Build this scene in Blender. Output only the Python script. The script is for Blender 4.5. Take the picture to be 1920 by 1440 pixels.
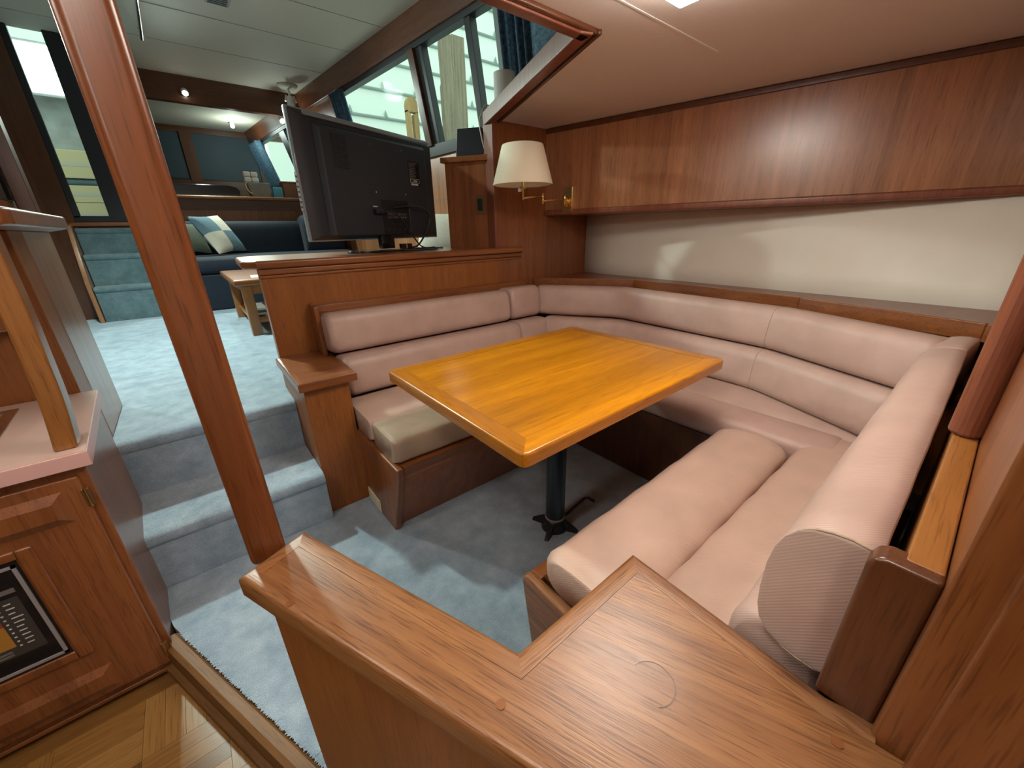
import bpy, bmesh, math, random
from mathutils import Vector, Matrix
random.seed(7)
sc = bpy.context.scene
for o in list(bpy.data.objects):
    bpy.data.objects.remove(o)
COL = sc.collection
PI = math.pi

# ---------------------------------------------------------------- camera
def setup_camera():
    yaw, pitch, roll = math.radians(38.64), math.radians(21.6), math.radians(-1.2)
    f = Vector((math.sin(yaw)*math.cos(pitch), math.cos(yaw)*math.cos(pitch), -math.sin(pitch)))
    r = Vector((math.cos(yaw), -math.sin(yaw), 0)); u = r.cross(f)
    r2 = r*math.cos(roll)+u*math.sin(roll); u2 = -r*math.sin(roll)+u*math.cos(roll)
    cd = bpy.data.cameras.new('camera'); co = bpy.data.objects.new('camera', cd); COL.objects.link(co)
    m = Matrix((r2, u2, -f)).transposed().to_4x4(); m.translation = Vector((0, 0, 1.1363))
    co.matrix_world = m
    cd.sensor_width = 36.0; cd.lens = 731.0/1920*36.0; cd.clip_start = 0.01; cd.clip_end = 100
    sc.camera = co
setup_camera()

# ---------------------------------------------------------------- world, lights, exposure
W = bpy.data.worlds.new('sky'); sc.world = W; W.use_nodes = True
bg = W.node_tree.nodes['Background']
bg.inputs[0].default_value = (0.80, 0.95, 0.86, 1); bg.inputs[1].default_value = 1.15
sc.view_settings.view_transform = 'Standard'; sc.view_settings.look = 'None'
sc.view_settings.exposure = 0.42; sc.view_settings.gamma = 1.0
sc.view_settings.use_curve_mapping = False

def area(name, loc, size, power, color, rot=(0, 0, 0), sy=None, spread=None):
    l = bpy.data.lights.new(name, 'AREA'); l.energy = power; l.color = color; l.size = size
    if sy: l.shape = 'RECTANGLE'; l.size_y = sy
    if spread: l.spread = spread
    o = bpy.data.objects.new(name, l); COL.objects.link(o); o.location = loc; o.rotation_euler = rot
    return o
def point(name, loc, power, color, radius=0.03):
    l = bpy.data.lights.new(name, 'POINT'); l.energy = power; l.color = color; l.shadow_soft_size = radius
    o = bpy.data.objects.new(name, l); COL.objects.link(o); o.location = loc
    return o
def spot(name, loc, target, power, color, angle=120, radius=0.04, blend=0.6):
    l = bpy.data.lights.new(name, 'SPOT'); l.energy = power; l.color = color; l.shadow_soft_size = radius
    l.spot_size = math.radians(angle); l.spot_blend = blend
    o = bpy.data.objects.new(name, l); COL.objects.link(o); o.location = loc
    l.shadow_soft_size = max(radius, 0.07)
    o.rotation_euler = (Vector(target)-Vector(loc)).to_track_quat('-Z', 'Y').to_euler()
    return o
WARM = (1.0, 0.90, 0.80); COOL = (0.82, 1.0, 0.90)
spot('saloon_spot_light', (0.44, 5.52, 2.42), (0.3, 3.8, 0.45), 95, COOL, 125)
spot('saloon_added_light_mid', (-0.3, 3.3, 2.58), (-0.15, 3.0, 0.45), 185, COOL, 140)  # unseen source added to brighten the saloon floor
spot('saloon_added_light_port', (-1.3, 3.9, 2.3), (1.2, 2.2, 1.2), 70, COOL, 100)  # unseen source added to throw the lampshade's shadow from port
point('aft_spot_light', (1.04, 7.3, 2.38), 7, COOL)
point('aft_beam_spot_light', (1.28, 5.7, 2.25), 3, COOL)

# ---------------------------------------------------------------- materials
MATS = {}
def newmat(name):
    m = bpy.data.materials.new(name); m.use_nodes = True; nt = m.node_tree
    MATS[name] = m
    return m, nt, nt.nodes['Principled BSDF']
def nd(nt, t, **kw):
    n = nt.nodes.new(t)
    for k, v in kw.items(): setattr(n, k, v)
    return n
def ramp(nt, stops):
    r = nd(nt, 'ShaderNodeValToRGB'); e = r.color_ramp.elements
    while len(e) < len(stops): e.new(0.5)
    for i, (p, c) in enumerate(stops): e[i].position = p; e[i].color = (*c, 1)
    return r
def wood(name, dark, light, ang=0.0, axis='x', scale=1.0, rough=0.33, coat=0.35, contrast=1.0, bump=0.05, planks=0.0, pores=0.55):
    m, nt, b = newmat(name)
    tc = nd(nt, 'ShaderNodeTexCoord'); m1 = nd(nt, 'ShaderNodeMapping'); m2 = nd(nt, 'ShaderNodeMapping')
    m1.inputs['Rotation'].default_value = (0, 0, -ang)
    s = {'x': (1, 22, 22), 'y': (22, 1, 22), 'z': (22, 22, 1)}[axis]
    m2.inputs['Scale'].default_value = tuple(v*scale for v in s)
    nt.links.new(tc.outputs['Object'], m1.inputs[0]); nt.links.new(m1.outputs[0], m2.inputs[0])
    n1 = nd(nt, 'ShaderNodeTexNoise'); n1.inputs['Scale'].default_value = 1.4; n1.inputs['Detail'].default_value = 7
    n1.inputs['Roughness'].default_value = 0.62; n1.inputs['Distortion'].default_value = 0.5
    nt.links.new(m2.outputs[0], n1.inputs['Vector'])
    m3 = nd(nt, 'ShaderNodeMapping'); s3 = {'x': (14, 330, 330), 'y': (330, 14, 330), 'z': (330, 330, 14)}[axis]
    m3.inputs['Scale'].default_value = tuple(v*scale for v in s3); nt.links.new(m1.outputs[0], m3.inputs[0])
    n2 = nd(nt, 'ShaderNodeTexNoise'); n2.inputs['Scale'].default_value = 1.0; n2.inputs['Detail'].default_value = 3
    nt.links.new(m3.outputs[0], n2.inputs['Vector'])
    d = Vector(dark); l = Vector(light); mid = (d+l)/2
    dd = mid+(d-mid)*contrast; ll = mid+(l-mid)*contrast
    r1 = ramp(nt, [(0.28, tuple(dd)), (0.5, tuple(mid)), (0.72, tuple(ll))])
    nt.links.new(n1.outputs['Fac'], r1.inputs[0])
    r2 = ramp(nt, [(0.34, (0.42, 0.36, 0.32)), (0.46, (1, 1, 1))])
    nt.links.new(n2.outputs['Fac'], r2.inputs[0])
    mx = nd(nt, 'ShaderNodeMix', data_type='RGBA', blend_type='MULTIPLY'); mx.inputs[0].default_value = pores
    nt.links.new(r1.outputs[0], mx.inputs[6]); nt.links.new(r2.outputs[0], mx.inputs[7])
    out = mx.outputs[2]
    if planks:
        # wide veneer leaves of slightly different tone across the grain
        m4 = nd(nt, 'ShaderNodeMapping'); s4 = {'x': (0.0, 1, 1), 'y': (1, 0.0, 1), 'z': (1, 1, 0.0)}[axis]
        m4.inputs['Scale'].default_value = tuple(v*planks for v in s4); nt.links.new(m1.outputs[0], m4.inputs[0])
        fl = nd(nt, 'ShaderNodeVectorMath', operation='FLOOR'); nt.links.new(m4.outputs[0], fl.inputs[0])
        wn = nd(nt, 'ShaderNodeTexWhiteNoise'); nt.links.new(fl.outputs[0], wn.inputs['Vector'])
        hs = nd(nt, 'ShaderNodeHueSaturation'); mr = nd(nt, 'ShaderNodeMapRange')
        mr.inputs[3].default_value = 0.84; mr.inputs[4].default_value = 1.13
        nt.links.new(wn.outputs['Value'], mr.inputs[0]); nt.links.new(mr.outputs[0], hs.inputs['Value'])
        nt.links.new(out, hs.inputs['Color']); out = hs.outputs[0]
    nt.links.new(out, b.inputs['Base Color'])
    b.inputs['Roughness'].default_value = rough; b.inputs['Coat Weight'].default_value = coat
    b.inputs['Coat Roughness'].default_value = 0.25
    bp = nd(nt, 'ShaderNodeBump'); bp.inputs['Strength'].default_value = bump; bp.inputs['Distance'].default_value = 0.002
    nt.links.new(n2.outputs['Fac'], bp.inputs['Height']); nt.links.new(bp.outputs[0], b.inputs['Normal'])
    return m
def plain(name, col, rough=0.5, metal=0.0, coat=0.0, noise=0.0, nscale=30, bump=0.0, sheen=0.0, emit=None, estr=0.0):
    m, nt, b = newmat(name)
    b.inputs['Base Color'].default_value = (*col, 1); b.inputs['Roughness'].default_value = rough
    b.inputs['Metallic'].default_value = metal; b.inputs['Coat Weight'].default_value = coat
    if sheen: b.inputs['Sheen Weight'].default_value = sheen
    if emit: b.inputs['Emission Color'].default_value = (*emit, 1); b.inputs['Emission Strength'].default_value = estr
    if noise or bump:
        tc = nd(nt, 'ShaderNodeTexCoord'); n = nd(nt, 'ShaderNodeTexNoise')
        n.inputs['Scale'].default_value = nscale; n.inputs['Detail'].default_value = 5
        nt.links.new(tc.outputs['Object'], n.inputs['Vector'])
        if noise:
            c0 = tuple(c*(1-noise) for c in col); c1 = tuple(min(1, c*(1+noise)) for c in col)
            r = ramp(nt, [(0.3, c0), (0.7, c1)]); nt.links.new(n.outputs['Fac'], r.inputs[0])
            nt.links.new(r.outputs[0], b.inputs['Base Color'])
        if bump:
            bp = nd(nt, 'ShaderNodeBump'); bp.inputs['Strength'].default_value = bump; bp.inputs['Distance'].default_value = 0.003
            nt.links.new(n.outputs['Fac'], bp.inputs['Height']); nt.links.new(bp.outputs[0], b.inputs['Normal'])
    return m
def carpet(name, c0, c1):
    m, nt, b = newmat(name)
    tc = nd(nt, 'ShaderNodeTexCoord')
    n1 = nd(nt, 'ShaderNodeTexNoise'); n1.inputs['Scale'].default_value = 11; n1.inputs['Detail'].default_value = 6; n1.inputs['Roughness'].default_value = 0.7
    n2 = nd(nt, 'ShaderNodeTexNoise'); n2.inputs['Scale'].default_value = 420; n2.inputs['Detail'].default_value = 2
    for n in (n1, n2): nt.links.new(tc.outputs['Object'], n.inputs['Vector'])
    r = ramp(nt, [(0.36, c0), (0.66, c1)]); nt.links.new(n1.outputs['Fac'], r.inputs[0])
    r2 = ramp(nt, [(0.32, (0.6, 0.6, 0.6)), (0.68, (1.2, 1.2, 1.2))]); nt.links.new(n2.outputs['Fac'], r2.inputs[0])
    mx = nd(nt, 'ShaderNodeMix', data_type='RGBA', blend_type='MULTIPLY'); mx.inputs[0].default_value = 0.7
    nt.links.new(r.outputs[0], mx.inputs[6]); nt.links.new(r2.outputs[0], mx.inputs[7])
    nt.links.new(mx.outputs[2], b.inputs['Base Color'])
    b.inputs['Roughness'].default_value = 0.95; b.inputs['Sheen Weight'].default_value = 0.35; b.inputs['Specular IOR Level'].default_value = 0.1
    bp = nd(nt, 'ShaderNodeBump'); bp.inputs['Strength'].default_value = 0.6; bp.inputs['Distance'].default_value = 0.006
    nt.links.new(n2.outputs['Fac'], bp.inputs['Height']); nt.links.new(bp.outputs[0], b.inputs['Normal'])
    return m
def vinyl(name, c, rib=None):
    m, nt, b = newmat(name)
    tc = nd(nt, 'ShaderNodeTexCoord')
    n1 = nd(nt, 'ShaderNodeTexNoise'); n1.inputs['Scale'].default_value = 9; n1.inputs['Detail'].default_value = 5
    nt.links.new(tc.outputs['Object'], n1.inputs['Vector'])
    c0 = tuple(v*0.90 for v in c); c1 = tuple(min(1, v*1.07) for v in c)
    r = ramp(nt, [(0.3, c0), (0.7, c1)]); nt.links.new(n1.outputs['Fac'], r.inputs[0]); nt.links.new(r.outputs[0], b.inputs['Base Color'])
    b.inputs['Roughness'].default_value = 0.42; b.inputs['Specular IOR Level'].default_value = 0.45
    # fine corded weave of the upholstery cloth
    w = nd(nt, 'ShaderNodeTexWave', wave_type='BANDS', bands_direction=rib or 'DIAGONAL'); w.inputs['Scale'].default_value = 110; w.inputs['Distortion'].default_value = 0.4
    nt.links.new(tc.outputs['Object'], w.inputs['Vector'])
    n2 = nd(nt, 'ShaderNodeTexNoise'); n2.inputs['Scale'].default_value = 14; n2.inputs['Detail'].default_value = 2
    nt.links.new(tc.outputs['Object'], n2.inputs['Vector'])
    b1 = nd(nt, 'ShaderNodeBump'); b1.inputs['Strength'].default_value = 0.10; b1.inputs['Distance'].default_value = 0.02
    nt.links.new(n2.outputs['Fac'], b1.inputs['Height'])
    b2 = nd(nt, 'ShaderNodeBump'); b2.inputs['Strength'].default_value = 0.16; b2.inputs['Distance'].default_value = 0.001
    nt.links.new(w.outputs['Fac'], b2.inputs['Height']); nt.links.new(b1.outputs[0], b2.inputs['Normal'])
    nt.links.new(b2.outputs[0], b.inputs['Normal'])
    return m
def glass(name, tint=(1, 1, 1), refl=0.08):
    m, nt, b = newmat(name); nt.nodes.remove(b)
    t = nd(nt, 'ShaderNodeBsdfTransparent'); t.inputs[0].default_value = (*tint, 1)
    g = nd(nt, 'ShaderNodeBsdfGlossy'); g.inputs['Roughness'].default_value = 0.03
    mx = nd(nt, 'ShaderNodeMixShader'); mx.inputs[0].default_value = refl
    nt.links.new(t.outputs[0], mx.inputs[1]); nt.links.new(g.outputs[0], mx.inputs[2])
    nt.links.new(mx.outputs[0], nt.nodes['Material Output'].inputs[0])
    return m

D_ANG = math.atan2(-0.93, 0.368)
TEAK_D = (0.175, 0.050, 0.012); TEAK_L = (0.31, 0.105, 0.030)
wood('teak_x', TEAK_D, TEAK_L, axis='x'); wood('teak_y', TEAK_D, TEAK_L, axis='y'); wood('teak_z', TEAK_D, TEAK_L, axis='z', planks=9)
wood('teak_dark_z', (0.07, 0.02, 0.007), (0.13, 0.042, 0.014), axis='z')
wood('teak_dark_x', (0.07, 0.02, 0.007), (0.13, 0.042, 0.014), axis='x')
wood('veneer_z', (0.29, 0.115, 0.048), (0.47, 0.21, 0.095), axis='z', planks=11, rough=0.30, coat=0.55, bump=0.12)
wood('veneer_red_z', (0.19, 0.055, 0.016), (0.31, 0.108, 0.034), axis='z', planks=5)
wood('panel_x', (0.235, 0.070, 0.012), (0.345, 0.115, 0.021), axis='z', rough=0.42, coat=0.10, contrast=0.9)
wood('cap_d', (0.19, 0.070, 0.022), (0.34, 0.145, 0.050), ang=D_ANG, axis='x', scale=1.3, rough=0.36, coat=0.2, bump=0.25, contrast=1.25, pores=0.75)
wood('cap_x', (0.19, 0.070, 0.022), (0.34, 0.145, 0.050), axis='x', scale=1.3, rough=0.36, coat=0.2, bump=0.25, contrast=1.25, pores=0.75)
wood('cap_y', (0.18, 0.068, 0.026), (0.33, 0.145, 0.060), axis='y', scale=1.5, rough=0.36, coat=0.2, bump=0.35, contrast=1.4, pores=0.9)
wood('table_x', (0.37, 0.120, 0.003), (0.62, 0.245, 0.006), axis='x', scale=0.9, rough=0.28, coat=0.4, contrast=0.9, planks=7)
wood('table_y', (0.29, 0.09, 0.005), (0.48, 0.18, 0.010), axis='y', scale=1.0, rough=0.28, coat=0.4)
wood('table_edge', (0.24, 0.075, 0.012), (0.40, 0.15, 0.03), axis='x', rough=0.3)
wood('post_z', (0.13, 0.035, 0.009), (0.24, 0.072, 0.020), axis='z', rough=0.30, coat=0.35)
wood('rail_red', (0.17, 0.045, 0.022), (0.27, 0.085, 0.04), axis='z', rough=0.4)
wood('oak_a', (0.22, 0.10, 0.022), (0.33, 0.165, 0.040), axis='x', rough=0.35); wood('oak_b', (0.13, 0.055, 0.012), (0.23, 0.105, 0.025), axis='x', rough=0.35)
wood('oak_c', (0.28, 0.135, 0.032), (0.40, 0.21, 0.06), axis='x', rough=0.35)
wood('honey_z', (0.24, 0.085, 0.018), (0.36, 0.145, 0.033), axis='z'); wood('honey_x', (0.24, 0.085, 0.018), (0.36, 0.145, 0.033), axis='x')
wood('teak_mid_y', (0.10, 0.030, 0.012), (0.19, 0.062, 0.026), axis='y')
wood('threshold_d', (0.14, 0.058, 0.014), (0.22, 0.098, 0.025), ang=D_ANG, axis='x', rough=0.55, coat=0.0)
wood('weathered', (0.20, 0.16, 0.11), (0.36, 0.30, 0.22), axis='z', rough=0.8, coat=0)
wood('weathered_tan', (0.45, 0.28, 0.12), (0.6, 0.4, 0.2), axis='z', rough=0.8, coat=0)
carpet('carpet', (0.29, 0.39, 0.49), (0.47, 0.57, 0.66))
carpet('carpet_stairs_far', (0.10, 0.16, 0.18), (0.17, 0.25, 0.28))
vinyl('vinyl', (0.505, 0.345, 0.292)); vinyl('vinyl_seat', (0.55, 0.38, 0.30)); vinyl('vinyl_tan', (0.43, 0.305, 0.21))
plain('ceiling_vinyl', (0.74, 0.66, 0.61), 0.55, noise=0.03, nscale=200, bump=0.05)
plain('ceiling_grey', (0.55, 0.52, 0.43), 0.7, noise=0.03, nscale=60)
plain('white_panel', (0.80, 0.76, 0.66), 0.45, noise=0.02, nscale=8)
plain('black_metal', (0.012, 0.013, 0.016), 0.35); plain('black_gloss', (0.008, 0.009, 0.011), 0.12, coat=0.6)
plain('black_frame', (0.014, 0.017, 0.022), 0.4); plain('tv_plastic', (0.024, 0.027, 0.036), 0.52, bump=0.08, nscale=500)
plain('tv_edge_and_sheen', (0.24, 0.28, 0.31), 0.28, coat=0.5); plain('tv_dark', (0.008, 0.008, 0.01), 0.6)  # silver bezel tone, also used to paint a window reflection on the top vent
plain('chrome', (0.75, 0.75, 0.75), 0.15, metal=1.0); plain('brass', (0.83, 0.58, 0.22), 0.22, metal=1.0)
plain('bronze', (0.22, 0.12, 0.055), 0.35, metal=0.6)
plain('pink_laminate', (0.74, 0.52, 0.44), 0.35, noise=0.02, nscale=20); plain('pink_edge', (0.72, 0.42, 0.38), 0.35)
plain('cream_plastic', (0.76, 0.70, 0.50), 0.4); plain('white_plastic', (0.8, 0.8, 0.78), 0.4); plain('white_paper', (0.86, 0.85, 0.80), 0.8)
plain('shade_cloth', (0.88, 0.80, 0.62), 0.8, noise=0.02, nscale=300)
plain('navy', (0.003, 0.009, 0.022), 0.8, noise=0.25, nscale=25, sheen=0.08); plain('blue_fabric', (0.13, 0.215, 0.27), 0.9, noise=0.25, nscale=160)
plain('olive_fabric', (0.10, 0.11, 0.08), 0.9, noise=0.1, nscale=60); plain('cream_fabric', (0.62, 0.58, 0.48), 0.9, noise=0.06, nscale=80)
plain('curtain_pattern', (0.13, 0.24, 0.33), 0.85, noise=0.5, nscale=70); plain('curtain_blue', (0.055, 0.115, 0.175), 0.85, noise=0.55, nscale=55); plain('blind_blue', (0.040, 0.062, 0.080), 0.7)
plain('print_light', (0.55, 0.52, 0.48), 0.5); plain('print_field', (0.045, 0.04, 0.036), 0.5); plain('print_grey', (0.16, 0.14, 0.13), 0.5); plain('print_red', (0.30, 0.05, 0.02), 0.5); plain('print_orange', (0.42, 0.19, 0.03), 0.5)
plain('frame_grey', (0.30, 0.27, 0.27), 0.4); plain('dark_glass', (0.006, 0.008, 0.012), 0.08)
plain('sheet_white', (0.88, 0.95, 0.90), 0.6); plain('rib_grey', (0.30, 0.36, 0.34), 0.5); plain('tan_box', (0.70, 0.60, 0.36), 0.8); plain('canvas_grey', (0.34, 0.36, 0.36), 0.8, noise=0.2, nscale=6)
plain('lamp_white', (1, 1, 1), 0.4, emit=(1.0, 0.91, 0.80), estr=21); plain('lamp_white_galley', (1, 1, 1), 0.4, emit=(1.0, 0.92, 0.82), estr=20); plain('spot_white', (1, 1, 1), 0.4, emit=(0.93, 1.0, 0.96), estr=14)
plain('shed_lamp', (1, 1, 1), 0.4, emit=(0.9, 1.0, 0.98), estr=6)
plain('glow_amber', (1, 0.6, 0.2), 0.4, emit=(1.0, 0.35, 0.05), estr=0.5)
plain('cable_black', (0.015, 0.015, 0.015), 0.4); plain('cable_white', (0.6, 0.6, 0.55), 0.4); plain('cyan_box', (0.12, 0.50, 0.70), 0.6)
plain('tread_grip', (0.02, 0.02, 0.02), 0.8)
glass('window_glass', (0.93, 1.0, 0.97), 0.004)

# ---------------------------------------------------------------- mesh helpers
class MB:
    def __init__(s): s.v = []; s.f = []
    def add(s, vs, fs):
        b = len(s.v); s.v += [tuple(v) for v in vs]; s.f += [tuple(i+b for i in f) for f in fs]; return s
    def box(s, a, b):
        x0, x1 = sorted((a[0], b[0])); y0, y1 = sorted((a[1], b[1])); z0, z1 = sorted((a[2], b[2]))
        return s.add([(x0,y0,z0),(x1,y0,z0),(x1,y1,z0),(x0,y1,z0),(x0,y0,z1),(x1,y0,z1),(x1,y1,z1),(x0,y1,z1)],
                     [(0,3,2,1),(4,5,6,7),(0,1,5,4),(1,2,6,5),(2,3,7,6),(3,0,4,7)])
    def hexa(s, v8):  # bottom 4 then top 4, same winding
        return s.add(v8, [(0,3,2,1),(4,5,6,7),(0,1,5,4),(1,2,6,5),(2,3,7,6),(3,0,4,7)])
    def prism(s, poly, z0, z1):
        n = len(poly)
        zz0 = z0 if callable(z0) else (lambda p: z0); zz1 = z1 if callable(z1) else (lambda p: z1)
        vs = [(p[0], p[1], zz0(p)) for p in poly]+[(p[0], p[1], zz1(p)) for p in poly]
        return s.add(vs, [tuple(reversed(range(n))), tuple(range(n, 2*n))]+[(i, (i+1) % n, n+(i+1) % n, n+i) for i in range(n)])
    def extrude(s, poly, ax, a, b):  # poly 2D in the plane perpendicular to ax
        n = len(poly)
        def P(p, t): return {'x': (t, p[0], p[1]), 'y': (p[0], t, p[1]), 'z': (p[0], p[1], t)}[ax]
        return s.add([P(p, a) for p in poly]+[P(p, b) for p in poly],
                     [tuple(reversed(range(n))), tuple(range(n, 2*n))]+[(i, (i+1) % n, n+(i+1) % n, n+i) for i in range(n)])
    def tube(s, pts, r, n=8, cap=True):
        pts = [Vector(p) for p in pts]; base = len(s.v); m = len(pts); up = None
        for i, p in enumerate(pts):
            t = (pts[min(i+1, m-1)]-pts[max(i-1, 0)]).normalized()
            if up is None:
                up = t.orthogonal().normalized()
            up = (up-t*up.dot(t)).normalized(); w = t.cross(up)
            rr = r[i] if isinstance(r, (list, tuple)) else r
            for k in range(n):
                a = 2*PI*k/n; s.v.append(tuple(p+(up*math.cos(a)+w*math.sin(a))*rr))
        for i in range(m-1):
            for k in range(n):
                a = base+i*n+k; b = base+i*n+(k+1) % n; s.f.append((a, b, b+n, a+n))
        if cap: s.f.append(tuple(base+k for k in reversed(range(n)))); s.f.append(tuple(base+(m-1)*n+k for k in range(n)))
        return s
    def lathe(s, prof, c, n=24, axis=(0, 0, 1), cap=True):
        ax = Vector(axis).normalized(); u = ax.orthogonal().normalized(); w = ax.cross(u); c = Vector(c); base = len(s.v); m = len(prof)
        for (r, h) in prof:
            for k in range(n):
                a = 2*PI*k/n; s.v.append(tuple(c+ax*h+(u*math.cos(a)+w*math.sin(a))*r))
        for i in range(m-1):
            for k in range(n):
                a = base+i*n+k; b = base+i*n+(k+1) % n; s.f.append((a, b, b+n, a+n))
        if cap: s.f.append(tuple(base+k for k in reversed(range(n)))); s.f.append(tuple(base+(m-1)*n+k for k in range(n)))
        return s
    def build(s, name, mat, parent=None, bevel=0.0, smooth=False, seg=2, subd=0, auto=0):
        loc = Vector((0, 0, 0))
        if parent is not None:
            q = parent
            while q is not None: loc += q.location; q = q.parent
        vs = [(v[0]-loc.x, v[1]-loc.y, v[2]-loc.z) for v in s.v]
        me = bpy.data.meshes.new(name); me.from_pydata(vs, [], s.f)
        bm = bmesh.new(); bm.from_mesh(me); bmesh.ops.recalc_face_normals(bm, faces=bm.faces); bm.to_mesh(me); bm.free()
        me.materials.append(MATS[mat])
        if auto:
            me.polygons.foreach_set('use_smooth', [True]*len(me.polygons))
            me.set_sharp_from_angle(angle=math.radians(auto))
        if smooth:
            for p in me.polygons: p.use_smooth = True
        o = bpy.data.objects.new(name, me); COL.objects.link(o); o.parent = parent
        if bevel:
            b = o.modifiers.new('bevel', 'BEVEL'); b.width = bevel; b.segments = seg; b.limit_method = 'ANGLE'; b.angle_limit = math.radians(40)
            b.harden_normals = False
            if smooth is False:
                for p in me.polygons: p.use_smooth = True
                try: me.shade_auto = True
                except Exception: pass
                w = o.modifiers.new('wn', 'WEIGHTED_NORMAL'); w.keep_sharp = False
        if subd:
            sb = o.modifiers.new('sub', 'SUBSURF'); sb.levels = subd; sb.render_levels = subd
        return o
def thing(name, label, cat, loc=(0, 0, 0), group=None):
    o = bpy.data.objects.new(name, None); COL.objects.link(o); o.location = loc; o.empty_display_size = 0.05
    o['label'] = label; o['category'] = cat
    if group: o['group'] = group
    return o
def tag(o, label, cat, group=None):
    o['label'] = label; o['category'] = cat
    if group: o['group'] = group
    return o
def struct(o, label=None):
    o['kind'] = 'structure'
    if label: o['label'] = label
    return o
def catmull(pts, n=8):
    pts = [Vector(p) for p in pts]; out = []
    for i in range(len(pts)-1):
        p0 = pts[max(i-1, 0)]; p1 = pts[i]; p2 = pts[i+1]; p3 = pts[min(i+2, len(pts)-1)]
        for k in range(n):
            t = k/n
            out.append(0.5*((2*p1)+(-p0+p2)*t+(2*p0-5*p1+4*p2-p3)*t*t+(-p0+3*p1-3*p2+p3)*t**3))
    out.append(pts[-1]); return out
def inset(poly, w):  # inward offset of a CCW polygon
    n = len(poly); out = []
    for i in range(n):
        p0 = Vector(poly[i-1]); p1 = Vector(poly[i]); p2 = Vector(poly[(i+1) % n])
        e1 = (p1-p0).normalized(); e2 = (p2-p1).normalized()
        n1 = Vector((-e1.y, e1.x)); n2 = Vector((-e2.y, e2.x)); k = 1+n1.dot(n2)
        out.append(tuple(p1+(n1+n2)*w/k))
    return out
def edge_board(poly, i, w, z0, z1, r, name, mat, parent):
    """one mitred edge board: flat on top, rounded over on its outer edge only"""
    j = (i+1) % len(poly); prof = [(w, z0), (0.0, z0), (0.0, z1-r)]
    prof += [(r-r*math.cos(t), z1-r+r*math.sin(t)) for t in (PI/8, PI/4, 3*PI/8, PI/2)]+[(w, z1)]
    vs = []
    for (d, z) in prof:
        q = inset(poly, d) if d else poly
        vs += [(q[i][0], q[i][1], z), (q[j][0], q[j][1], z)]
    n = len(prof); fs = [(2*k, 2*k+1, (2*k+3) % (2*n), (2*k+2) % (2*n)) for k in range(n)]
    fs += [tuple(2*k for k in range(n)), tuple(2*k+1 for k in range(n))]
    return MB().add(vs, fs).build(name, mat, parent, auto=35)
def framed_top(parent, poly, z0, z1, w, panel_mat, edge_mats, bev=0.006, pname='panel', ename='edge_board', skip=()):
    ins = inset(poly, w); g = 0.0004
    MB().prism(inset(ins, g), z0, z1-0.0004).build(pname, panel_mat, parent)
    for i in range(len(poly)):
        if i in skip: continue
        edge_board(poly, i, w, z0, z1, bev, ename, edge_mats[i], parent)
def superrect(a, b, e=3.2, n=28):
    out = []
    for k in range(n):
        t = 2*PI*k/n; c = math.cos(t); s_ = math.sin(t)
        out.append((math.copysign(abs(c)**(2/e), c)*a, math.copysign(abs(s_)**(2/e), s_)*b))
    return out
def cushion(name, mat, parent, path, a, b, e=3.2, tilt=0.0, endr=0.03, n=28, puff=0.006, ends=(1, 1), step=0.06, sec=None, flat=False):
    """rounded bolster swept along a path; a half thickness (sideways), b half height"""
    P = [Vector(p) for p in path]
    dense = []
    for i in range(len(P)-1):
        L = (P[i+1]-P[i]).length; k = max(2, int(L/step))
        for j in range(k): dense.append(P[i].lerp(P[i+1], j/k))
    dense.append(P[-1])
    # soften corners a little
    for it in range(2 if len(P) > 2 else 0):
        dense = [dense[0]]+[(dense[i-1]+dense[i]*2+dense[i+1])/4 for i in range(1, len(dense)-1)]+[dense[-1]]
    rings = []  # (pos, dir, scale)
    m = len(dense)
    dirs = [(dense[min(i+1, m-1)]-dense[max(i-1, 0)]).normalized() for i in range(m)]
    ss = [0.0, 0.35, 0.7, 1.0]
    def ends_ring(p, d, sgn):
        out = []
        for th in (0, 18, 38, 60, 90):
            t = math.radians(th)
            out.append((p+d*sgn*(endr*math.sin(PI/2-t)-endr), d, endr*(1-math.sin(t))))
        return out
    R = []
    if ends[0]: R += [(p, d, k) for p, d, k in ends_ring(dense[0], dirs[0], -1)]
    else: R.append((dense[0], dirs[0], 0))
    for i in range(1, m-1): R.append((dense[i], dirs[i], 0))
    if ends[1]: R += list(reversed(ends_ring(dense[-1], dirs[-1], 1)))
    else: R.append((dense[-1], dirs[-1], 0))
    # drop dense points that lie inside the end caps
    sec = sec or superrect(a, b, e, n); n = len(sec); mb = MB(); base = 0
    for q, (p, d, shrink) in enumerate(R):
        dh = Vector((d.x, d.y, 0)).normalized(); w = Vector((-dh.y, dh.x, 0)); up = Vector((0, 0, 1))
        ct, st = math.cos(tilt), math.sin(tilt)
        pf = 1+puff/max(a, b)*math.sin(q*2.1)*0.35
        for (x, y) in sec:
            x *= pf*max(0.05, (a-shrink))/a; y *= max(0.05, (b-shrink))/b
            mb.v.append(tuple(p+w*(x*ct-y*st)+up*(x*st+y*ct)))
    for q in range(len(R)-1):
        for k in range(n):
            A_ = q*n+k; B_ = q*n+(k+1) % n; mb.f.append((A_, B_, B_+n, A_+n))
    mb.f.append(tuple(reversed(range(n)))); mb.f.append(tuple((len(R)-1)*n+k for k in range(n)))
    return mb.build(name, mat, parent, smooth=True)

def UV(p, d): return (p[0]+d[0], p[1]+d[1])
U = Vector((0.375, -0.927)).normalized()      # run of the low galley wall and threshold

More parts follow.
